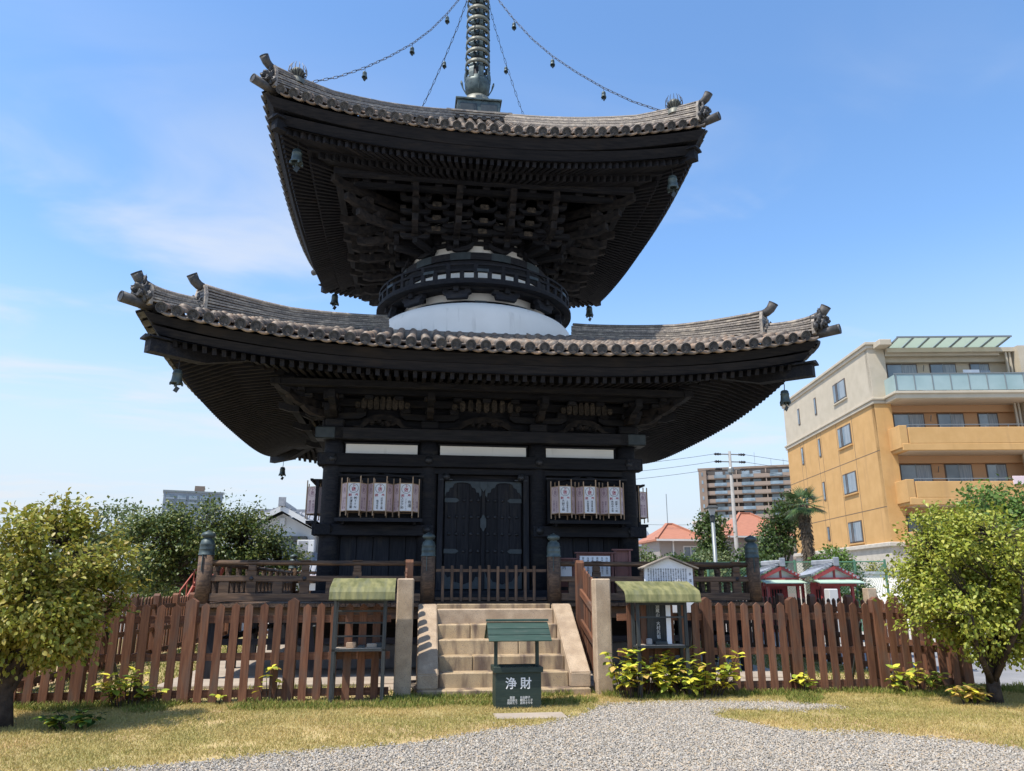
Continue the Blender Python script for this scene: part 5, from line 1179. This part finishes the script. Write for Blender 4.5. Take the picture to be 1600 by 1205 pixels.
for zt, mm in ((14.0, m_cream), (11.05, m_wall_in), (8.15, m_wall_in), (5.3, m_wall_in)):
    box('ceiling_beam', OB_, mm, .93, W, .30, .60, zt + .02, zt + .48)
    for (a_, b_) in ((1.22, 2.98), (3.70, 5.20), (5.98, 7.10)):
        wn = box('balcony_window', OB_, m_frame, a_, b_, .58, .615, zt - 1.95, zt)
        half = (a_ + b_) / 2
        for i, (p, q) in enumerate(((a_ + .06, half - .02), (half + .03, b_ - .06))): box('pane', wn, m_glass if i == 0 else m_curt, p, q, .565, .579, zt - 1.9, zt - .06)
        box('window_rail', wn, m_steel, half - .02, half + .03, .555, .58, zt - 1.95, zt)
    box('air_conditioner', OB_, m_offw2, 3.05, 3.6, .2, .5, zt - 2.0, zt - 1.4, .02)
    bar('pole_bracket', OB_, m_steel, (3.3, .55, zt - .45), (3.15, .15, zt - .2), .04, .04)
    for x in (7.62, 7.82): box('downpipe', OB_, m_cream, x, x + .10, -.2, -.1, zt - 2.2, zt + .48)
box('side_pier', OB_, m_cream, 8.1, 9.2, -.6, .6, 3.9, 14.7)
# awning
aw = box('awning_frame', OB_, m_steel, 1.05, 7.35, -1.45, -1.38, 14.93, 15.02); box('awning_frame', OB_, m_steel, 1.05, 7.35, -.02, .06, 14.70, 14.80)
box('awning_beam', OB_, m_cream, .95, 7.4, -.05, .3, 14.30, 14.70)
for i in range(8):
    x = 1.1 + i * .88; bar('awning_rib', aw, m_steel, (x, -1.4, 14.95), (x, .0, 14.74), .05, .10)
    if i < 7: bar('awning_pane', aw, m_awn, (x + .44, -1.39, 15.0), (x + .44, -.02, 14.80), .80, .015)
box('roof_corner', OB_, m_cream, .3, 1.0, -.9, .3, 14.70, 15.05, .03)
tag(box('washing', None, m_paper, 5.0, 5.9, -.4, -.36, 12.5, 13.35), 'white washing hanging on the top balcony', 'washing')
tag(box('washing', None, m_curt, 5.95, 6.5, -.4, -.36, 12.6, 13.3), 'blue grey washing hanging on the top balcony', 'washing')
tag(box('futon', None, m_papers, 6.1, 7.4, -1.40, -1.35, 6.75, 7.2, .02), 'pale pink bedding draped over the lower balcony rail', 'bedding')
setG()

# ------------------------------------------------------------------ brown apartment tower far behind
m_brown = material('brown_tile_wall', (0.22, 0.16, 0.12), (0.25, 0.185, 0.14), .5, (1, 1, 1), .8, pos=True)
m_parap = material('tan_parapet', (0.28, 0.215, 0.17), rough=.8, rnd=.06)
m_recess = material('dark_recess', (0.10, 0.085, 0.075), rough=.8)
A = Vector((71.7, 167.4, 0)); Bp = Vector((101.7, 153.4, 0)); d = (Bp - A).normalized(); nrm = Vector((-d.y, d.x, 0))
setG(Matrix(((d.x, nrm.x, 0, A.x), (d.y, nrm.y, 0, A.y), (0, 0, 1, 0), (0, 0, 0, 1))))
BT = thing('apartment_tower', 'brown ten-storey apartment slab with rows of balconies', 'building')
box('wall', BT, m_brown, 0, 34, 0, 14, 0, 30.6); box('roof_edge', BT, m_brown, -.3, 34.3, -.3, 14.3, 30.6, 31.1)
box('side_pier', BT, m_brown, 0, 1.9, -2.2, 0, 0, 30.6)
for i in range(11):
    z = 28.3 - i * 2.02
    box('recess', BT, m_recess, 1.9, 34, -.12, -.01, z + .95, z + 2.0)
    box('balcony_front', BT, m_parap, 1.9, 34, -1.6, -1.5, z - .15, z + .72); box('floor_slab', BT, m_brown, 1.9, 34, -1.58, -.12, z - .35, z - .16)
    for j, x in enumerate((4.0, 6.6, 10.6, 13.3, 17.5, 20.4, 24.2, 27.0)):
        w = box('window', BT, m_curt if (j + i) % 3 == 0 else m_glass, x, x + 1.9, -.2, -.125, z + .0, z + 1.7)
        if j % 2 == 0: box('glass_front', BT, m_glass, x - .2, x + 2.8, -1.68, -1.61, z - .05, z + .7)
    for x in (9.2, 16.3, 23): box('party_wall', BT, m_parap, x, x + .25, -1.45, -.1, z - .1, z + 1.95)
    box('side_window', BT, m_glass, -.06, -.005, 3, 4.5, z + .4, z + 1.5); box('side_window', BT, m_glass, .7, 1.1, -2.26, -2.2, z + .5, z + 1.4)
for x in (14, 18, 21): box('antenna', BT, m_steel, x, x + .08, 5, 5.08, 31.1, 33.5 + (x % 3))
setG()
# small far buildings in front of it
def simple_block(name, lbl, x, y, w, dpt, h, m, rows, cols_, wm):
    o = thing(name, lbl, 'building', (x, y, 0)); box('wall', o, m, x, x + w, y, y + dpt, 0, h); box('roof_edge', o, m, x - .2, x + w + .2, y - .2, y + dpt + .2, h, h + .35)
    for i in range(rows):
        for j in range(cols_):
            a_ = x + w * (j + .25) / cols_; z = h - 2.6 * (i + 1) + .5; box('window', o, wm, a_, a_ + w * .5 / cols_, y - .06, y - .005, z, z + 1.4)
    return o
m_offw = material('off_white_wall', (0.66, 0.65, 0.62), (0.58, 0.57, 0.55), .8, rough=.85, pos=True)
m_beige = material('beige_wall', (0.55, 0.46, 0.38), rough=.85)
simple_block('beige_block', 'small beige block at the foot of the brown tower', 44.9, 95, 5.2, 8, 11.6, m_beige, 3, 3, m_glass)
simple_block('roof_house', 'pale building with penthouse left of the beige block', 38.2, 100, 5.0, 8, 8.8, m_offw, 2, 3, m_glass)
o = thing('gable_house', 'white gabled house front rising behind the red roofs', 'house', (36.5, 88, 0))
vf('gable_wall', o, m_offw, sweep([(37.2, 88, 0), (37.2, 94, 0)], [(-1.9, 0), (1.9, 0), (1.9, 7.4), (0, 9.7), (-1.9, 7.4)]))
for s in (-1, 1): bar('roof_slope', o, m_offw, (37.2 + s * 1.15, 87.8, 8.45), (37.2 + s * 1.15, 94.2, 8.45), 3.0, .12, up=(s * .77, 0, .64))
tag(box('radio_mast', None, m_steel, 40.4, 40.5, 103, 103.1, 8.8, 16.5), 'thin radio mast on the pale building', 'mast')
# houses with red hipped roofs
m_redroof = material('terracotta_roof', (0.36, 0.15, 0.09), (0.42, 0.18, 0.11), 3, (1, 1, 6), .7, .2, 8, pos=True)
m_taupe = material('taupe_wall', (0.30, 0.265, 0.24), rough=.85)
def hip_house(lbl, cx, cy, hw, hd, ze, za, rl, mw):
    o = thing('hipped_house', lbl, 'house', (cx, cy, 0)); box('wall', o, mw, cx - hw * .82, cx + hw * .82, cy - hd * .82, cy + hd * .82, 0, ze)
    v = [(cx - hw, cy - hd, ze), (cx + hw, cy - hd, ze), (cx + hw, cy + hd, ze), (cx - hw, cy + hd, ze), (cx - rl, cy, za), (cx + rl, cy, za)]
    v += [(a_, b_, c_ - .14) for a_, b_, c_ in v[:4]]
    vf('roof', o, m_redroof, (v, [(0, 1, 5, 4), (1, 2, 5), (2, 3, 4, 5), (3, 0, 4), (0, 6, 7, 1), (1, 7, 8, 2), (2, 8, 9, 3), (3, 9, 6, 0), (6, 9, 8, 7)]))
    for (p, q) in (((cx - hw, cy - hd, ze + .05), (cx - rl, cy, za + .05)), ((cx + hw, cy - hd, ze + .05), (cx + rl, cy, za + .05)), ((cx - rl, cy, za + .05), (cx + rl, cy, za + .05))): bar('hip_cap', o, m_redroof, p, q, .22, .12)
    box('gutter', o, m_offw, cx - hw, cx + hw, cy - hd - .12, cy - hd - .01, ze - .16, ze - .02)
    return o
h1 = hip_house('taupe house with red hipped roof right of the pagoda wall', 19.0, 40.2, 2.05, 2.8, 5.05, 6.35, .25, m_taupe)
w = box('window', h1, m_offw, 19.2, 20.35, 37.86, 37.90, 3.25, 4.55)
for x in (19.27, 19.82): box('pane', w, m_glass, x, x + .46, 37.83, 37.858, 3.35, 4.45)
box('downpipe', h1, m_offw, 18.35, 18.45, 37.80, 37.88, 1, 5.0)
hip_house('red hipped roof behind the utility pole and bushes', 28.3, 46.5, 3.3, 3.6, 5.7, 7.9, .5, m_taupe)
o = thing('slate_house', 'low house with dark slate roof beside the pagoda wall', 'house', (17.5, 50, 0))
m_slate = material('slate_roof', (0.13, 0.15, 0.18), (0.17, 0.19, 0.22), 2, rough=.7, pos=True)
box('wall', o, m_offw, 15, 20.6, 50, 56, 0, 5.4); bar('roof', o, m_slate, (14.6, 50.9, 5.85), (20.9, 50.9, 5.85), 3.2, .15, up=(0, -.5, .86)); bar('roof_back', o, m_slate, (14.6, 53.5, 5.9), (20.9, 53.5, 5.9), 3.0, .15, up=(0, .5, .86))
box('band', o, m_beige, 14.9, 20.7, 49.9, 49.99, 4.6, 5.0)

# ------------------------------------------------------------------ utility pole, wires, street lamp
m_polec = material('concrete_pole', (0.27, 0.265, 0.25), (0.33, 0.32, 0.30), 3, rough=.8, pos=True)
UP = Vector((23.5, 37.9, 0)); PO = thing('utility_pole', 'tall grey concrete utility pole carrying wires', 'pole', UP)
vf('shaft', PO, m_polec, lathe([(.19, 0), (.11, 12.0), (0, 12.02)], 14), Matrix.Translation(UP), True)
for i, z in enumerate((11.75, 11.15, 10.55)):
    bar('cross_arm', PO, m_steel, UP + Vector((-.75, 0, z)), UP + Vector((.75, 0, z)), .08, .08)
    for s in (-1, 1): vf('insulator', PO, m_iron, lathe([(.0, 0), (.10, .02), (.05, .14), (.12, .2), (.06, .34), (.12, .4), (.05, .55), (0, .6)], 10), Matrix.Translation(UP + Vector((s * .75, 0, z))) @ Matrix.Rotation(s * math.pi / 2, 4, 'Y'), True)
    for s, e in ((-1, UP + Vector((-24, 2, z - 1.6))), (1, UP + Vector((34, 2, z - 1.8)))):
        a_ = UP + Vector((s * 1.3, 0, z)); n = 14
        vf('wire', PO, m_iron, tube([a_.lerp(e, t / n) - Vector((0, 0, .5 * 4 * (t / n) * (1 - t / n))) for t in range(n + 1)], .015, 4))
vf('pole_fittings', PO, m_steel, lathe([(.19, 10.2), (.24, 10.3), (.24, 10.6), (.19, 10.7)], 10), Matrix.Translation(UP))
for i, z in enumerate((8.2, 6.6, 5.4)):
    vf('wire', PO, m_iron, tube([(4, 61, z), (26, 60, z - .3), (60, 62, z + .6)], .016, 4))
LPp = Vector((9.9, 8.95, 0)); LMP = thing('street_lamp', 'grey street lamp with a square lantern head right of the pagoda', 'street lamp', LPp)
vf('pole', LMP, m_steel, lathe([(.085, 0), (.07, 4.1), (0, 4.1)], 12), Matrix.Translation(LPp), True)
vf('collar', LMP, m_black, lathe([(.08, 3.95), (.10, 3.95), (.10, 4.15), (.06, 4.2)], 12), Matrix.Translation(LPp))
m_diff = material('lamp_diffuser', (0.55, 0.55, 0.52), rough=.4)
vf('diffuser', LMP, m_diff, lathe([(.09, 4.15), (.20, 4.42), (0, 4.42)], 4), Matrix.Translation(LPp) @ Matrix.Rotation(.5, 4, 'Z'))
vf('head_cap', LMP, m_black, lathe([(0, 4.42), (.30, 4.42), (.30, 4.46), (.20, 4.54), (0, 4.55)], 4), Matrix.Translation(LPp) @ Matrix.Rotation(.5, 4, 'Z'))

# ------------------------------------------------------------------ two small red shrines
m_verm = material('vermilion_paint', (0.36, 0.06, 0.06), (0.30, 0.05, 0.05), 5, rough=.5, pos=True)
m_copper = material('verdigris_sheet', (0.36, 0.50, 0.40), (0.42, 0.55, 0.45), 4, rough=.6, pos=True)
m_gtile = material('blue_grey_tile', (0.26, 0.28, 0.31), (0.36, 0.38, 0.41), 6, rough=.5, pos=True, rnd=.1)
def shrine(lbl, cx, cy, rz):
    setG(Matrix.Translation((cx, cy, 0)) @ Matrix.Rotation(rz, 4, 'Z') @ Matrix.Diagonal((.76, .76, .97, 1)))
    o = thing('small_shrine', lbl, 'shrine')
    for x in (-.62, .62):
        for y in (-.75, .75): box('pillar', o, m_verm, x - .05, x + .05, y - .05, y + .05, 0, 1.75)
    box('back_wall', o, m_verm, -.62, .62, .1, .16, .2, 1.72); box('platform', o, m_grey, -.75, .75, -.85, .85, 0, .18)
    box('lattice_panel', o, m_dark, -.4, .4, .06, .095, .5, 1.5)
    for i in range(7): box('lattice_bar', o, m_verm, -.38 + i * .12, -.35 + i * .12, .03, .058, .5, 1.5)
    box('front_beam', o, m_verm, -.80, .80, -.80, -.70, 1.60, 1.72); box('tie_beam', o, m_verm, -.72, .72, -.74, -.66, 1.78, 1.86)
    bar('lean_to_roof', o, m_copper, (-.92, -.98, 1.735), (.92, -.98, 1.735), .5, .03, up=(0, -.22, .97))
    vf('gable', o, m_offw, ([(-.66, -.62, 1.86), (.66, -.62, 1.86), (0, -.62, 2.16)], [(0, 1, 2)])); box('king_post', o, m_verm, -.04, .04, -.66, -.625, 1.86, 2.12)
    for s in (-1, 1):
        bar('barge_board', o, m_verm, (0, -.78, 2.20), (s * .92, -.78, 1.80), .05, .11)
        bar('roof_slope', o, m_gtile, (s * .48, -.80, 2.07), (s * .48, .85, 2.07), 1.06, .06, up=(s * .40, 0, .92))
        for j in range(7): t = .08 + j * .145; bar('tile_row', o, m_gtile, (s * t * .95, -.83, 2.29 - .41 * t), (s * t * .95, .85, 2.29 - .41 * t), .06, .05, up=(s * .4, 0, .92))
    box('ridge', o, m_gtile, -.09, .09, -.85, .88, 2.24, 2.40, .03); box('ridge_end', o, m_gtile, -.12, .12, -.90, -.851, 2.20, 2.46, .03)
    setG()
shrine('left one of the two small red shrines behind the right fence', 9.72, 4.0, .0)
shrine('right one of the two small red shrines behind the right fence', 11.0, 3.2, .0)
for x, y, h, lb in ((10.55, 2.2, 1.48, 'white stone block between the two red shrines'), (11.55, 1.9, 1.5, 'pale carved stone lantern stump right of the red shrines')):
    tag(box('stone_marker', None, m_gran if x > 11 else m_offw, x - .14, x + .14, y - .14, y + .14, 0, h, .02), lb, 'stone')
o = thing('small_roofed_post', 'little white roofed post box beside the right fence', 'post', (12.6, .6, 0)); box('box', o, m_offw, 12.45, 12.75, .5, .75, 0, 1.5)
for s in (-1, 1): bar('roof', o, m_offw, (12.6, .6, 1.72), (12.6 + s * .34, .6, 1.54), .4, .03)
# white wall on the right with coping, stone-coloured blocks
p0, p1 = Vector((15.6, 9.6, 0)), Vector((22.0, 2.2, 0))
WW = thing('boundary_wall', 'white plastered boundary wall behind the right tree', 'wall', p0)
bar('plaster', WW, m_white, p0 + Vector((0, 0, 1.0)), p1 + Vector((0, 0, 1.0)), .2, 2.0); bar('coping', WW, m_gtile, p0 + Vector((0, 0, 2.05)), p1 + Vector((0, 0, 2.05)), .34, .10)
# green wire fence
WF = thing('wire_fence', 'green chain-link fence behind the red shrines', 'fence', (10.4, 8.6, 0)); m_gwire = material('green_wire', (0.10, 0.22, 0.14), rough=.5)
q0, q1 = Vector((9.6, 9.0, 0)), Vector((15.6, 7.2, 0)); n = 60
for i in range(7): p = q0.lerp(q1, i / 6); box('fence_post', WF, m_gwire, p.x - .03, p.x + .03, p.y - .03, p.y + .03, 0, 2.5)
mb = MB()
for i in range(n):
    a_ = q0.lerp(q1, i / n)
    for s in (1, -1):
        b_ = q0.lerp(q1, max(0, min(1, (i + s * 10) / n))); mb.bar(a_ + Vector((0, 0, 1.3)), b_ + Vector((0, 0, 2.4)), .008, .008)
mb.build('wire_mesh', m_gwire, WF)
bar('top_rail', WF, m_gwire, q0 + Vector((0, 0, 2.42)), q1 + Vector((0, 0, 2.42)), .04, .04)

# ------------------------------------------------------------------ left background
HS = thing('tiled_house', 'cream house with grey tiled gables beside the pagoda on the left', 'house', (-8, 25.5, 0))
m_jt = material('silver_grey_tile', (0.24, 0.25, 0.27), (0.33, 0.34, 0.36), 5, rough=.45, pos=True, rnd=.12)
box('wall', HS, m_offw, -10.8, -3.2, 26.4, 32, 0, 4.6)
bar('roof_slope', HS, m_jt, (-11.2, 27.9, 5.25), (-2.8, 27.9, 5.25), 3.6, .12, up=(0, -.42, .9)); bar('ridge', HS, m_jt, (-11.2, 29.4, 6.0), (-2.8, 29.4, 6.0), .3, .28)
for i in range(30): x = -11.1 + i * .28; bar('tile_row', HS, m_jt, (x, 26.35, 4.62), (x, 29.4, 6.03), .09, .08)
# gabled wing facing the camera
gx = -8.6
vf('gable_wall', HS, m_offw, sweep([(gx, 24.6, 0), (gx, 28, 0)], [(-1.7, 0), (1.7, 0), (1.7, 4.55), (0, 5.45), (-1.7, 4.55)]))
for s in (-1, 1):
    bar('wing_roof', HS, m_jt, (gx + s * 1.15, 24.1, 5.22), (gx + s * 1.15, 28.4, 5.22), 2.6, .12, up=(s * .47, 0, .88))
    bar('barge_board', HS, m_offw, (gx, 24.05, 5.70), (gx + s * 2.25, 24.05, 4.5), .10, .26)
    for j in range(8): t = .15 + j * .29; bar('tile_row', HS, m_jt, (gx + s * t, 24.0, 5.90 - .53 * t), (gx + s * t, 28.4, 5.90 - .53 * t), .09, .08)
box('wing_ridge', HS, m_jt, gx - .13, gx + .13, 23.95, 28.5, 5.85, 6.12, .04); box('ridge_ornament', HS, m_jt, gx - .2, gx + .2, 23.9, 23.949, 5.8, 6.3, .05); box('gable_vent', HS, m_offw, gx - .13, gx + .13, 24.45, 24.6, 4.75, 5.2)
box('window', HS, m_glass, gx + .1, gx + 1.1, 24.5, 24.58, 2.9, 3.9); box('window_awning', HS, m_black, gx - .3, gx + 1.4, 24.1, 24.55, 3.95, 4.2); box('window_post', HS, m_board, gx - .1, gx, 24.3, 24.4, 2.4, 3.95)
box('side_panel', HS, m_grey, -6.9, -5.0, 26.2, 26.38, 3.0, 4.3)
bar('lower_roof_slope', HS, m_jt, (-8.9, 24.0, 2.65), (-2.5, 24.0, 2.65), 2.6, .12, up=(0, -.5, .87)); box('lower_eave', HS, m_papers, -8.9, -2.5, 22.8, 22.9, 1.95, 2.12)
for i in range(23): x = -8.8 + i * .28; bar('tile_row', HS, m_jt, (x, 22.85, 2.12), (x, 25.2, 3.42), .09, .08)
box('lower_wall', HS, m_offw, -8.7, -2.7, 23.3, 24.0, 0, 2.0)
AC = thing('air_conditioner', 'white air conditioner unit on the tiled roof left of the pagoda', 'air conditioner', (-7.3, 24.2, 2.9))
box('case', AC, m_offw, -7.65, -6.75, 24.0, 24.35, 3.35, 4.0, .02); box('fan_grille', AC, m_grey, -7.58, -7.08, 23.985, 23.999, 3.42, 3.93)
for x in (-7.6, -6.85): box('leg', AC, m_steel, x, x + .04, 24.1, 24.14, 2.6, 3.35)
# far tower on the left
m_blue = material('blue_grey_cladding', (0.20, 0.225, 0.25), (0.25, 0.275, 0.30), .6, rough=.6, pos=True)
A = Vector((-55.3, 152.9, 0)); Bp = Vector((-43.9, 156.1, 0)); d = (Bp - A).normalized(); nn = Vector((-d.y, d.x, 0))
setG(Matrix(((d.x, nn.x, 0, A.x), (d.y, nn.y, 0, A.y), (0, 0, 1, 0), (0, 0, 0, 1))))
TW = thing('distant_tower', 'distant blue-grey apartment tower above the maple on the left', 'building')
box('wall', TW, m_blue, 0, 12, 0, 9, 0, 21.4); box('roof_edge', TW, m_steel, -.2, 12.2, -.2, 9.2, 21.4, 21.8); box('penthouse', TW, m_brown, 6.1, 8.2, 2, 5, 21.8, 23.2)
for i in range(6):
    z = 20.3 - i * .95
    for j in range(5): x = .5 + j * 2.3; box('window', TW, m_glass, x, x + 1.7, -.12, -.01, z, z + .5); box('balcony_front', TW, m_curt, x, x + 1.7, -.5, -.42, z - .42, z - .05)
setG()
# red steel stairs behind the left fence
RS = thing('red_steps', 'small red steel stairway behind the left fence', 'stairs', (-8.9, 7.9, 0)); m_rsteel = material('red_oxide_steel', (0.34, 0.08, 0.055), rough=.6)
for x in (-8.75, -8.1): bar('stringer', RS, m_rsteel, (x, 7.2, .6), (x + .35, 8.4, 2.15), .05, .14); bar('handrail', RS, m_rsteel, (x, 7.2, 1.4), (x + .3, 8.2, 2.3), .035, .035)
for i in range(6): t = i / 5; bar('tread', RS, m_rsteel, (-8.75 + .35 * t, 7.2 + 1.2 * t, .7 + 1.4 * t), (-8.1 + .35 * t, 7.2 + 1.2 * t, .7 + 1.4 * t), .2, .03)
for i in range(4): t = i / 3; box('baluster', RS, m_rsteel, -8.76 + .3 * t, -8.73 + .3 * t, 7.2 + t, 7.23 + t, .6 + t * 1.2, 1.4 + .9 * t)
tag(box('white_shed', None, m_offw, -8.0, -6.9, 9.6, 10.4, 0, 1.95, .02), 'white shed wall behind the red steps', 'shed')
LWp = thing('low_wall', 'long low pale wall far behind the left tree', 'wall', (-20, 19, 0))
bar('plaster', LWp, m_offw, (-34, 15.0, .7), (-12.5, 19.4, .7), .25, 1.4); bar('coping', LWp, m_conc, (-34, 15.0, 1.44), (-12.5, 19.4, 1.44), .4, .10)
for i in range(7):
    x = -17.5 + i * .75; tag(box('grave_stone', None, m_grey, x, x + .5, 20.2 + .1 * (i % 2), 20.6, 0, 1.75 + .12 * ((i * 3) % 4), .02), '%s upright grey stone behind the low wall, counted from the left' % ('first', 'second', 'third', 'fourth', 'fifth', 'sixth', 'seventh')[i], 'stone', 'upright stones behind the low wall')
# far tree line that closes the horizon
m_far = leafmat('far_foliage', [(0.05, 0.08, 0.03), (0.08, 0.11, 0.045), (0.11, 0.14, 0.06)], .1)
rg = np.random.default_rng(99); n = 26000
ang = rg.uniform(-.75, .85, n) + YAW; dist = rg.uniform(230, 300, n); hh = 6 + 5 * np.array([mnoise.noise(Vector((a * 14, 0, 3))) for a in ang])
P = np.stack([CAM.x + np.sin(ang) * dist, CAM.y + np.cos(ang) * dist, rg.random(n) ** .7 * np.clip(hh, 2, 20)], 1)
D = rg.normal(size=(n, 3)); Nn = rg.normal(size=(n, 3)); stuff(link('far_woods', inst_mesh('far_woods', LEAF2[0], LEAF2[1], P, rots(D, Nn), rg.uniform(1.2, 2.4, n), m_far)), 'far-off line of trees along the horizon', 'woods')
flush_text()
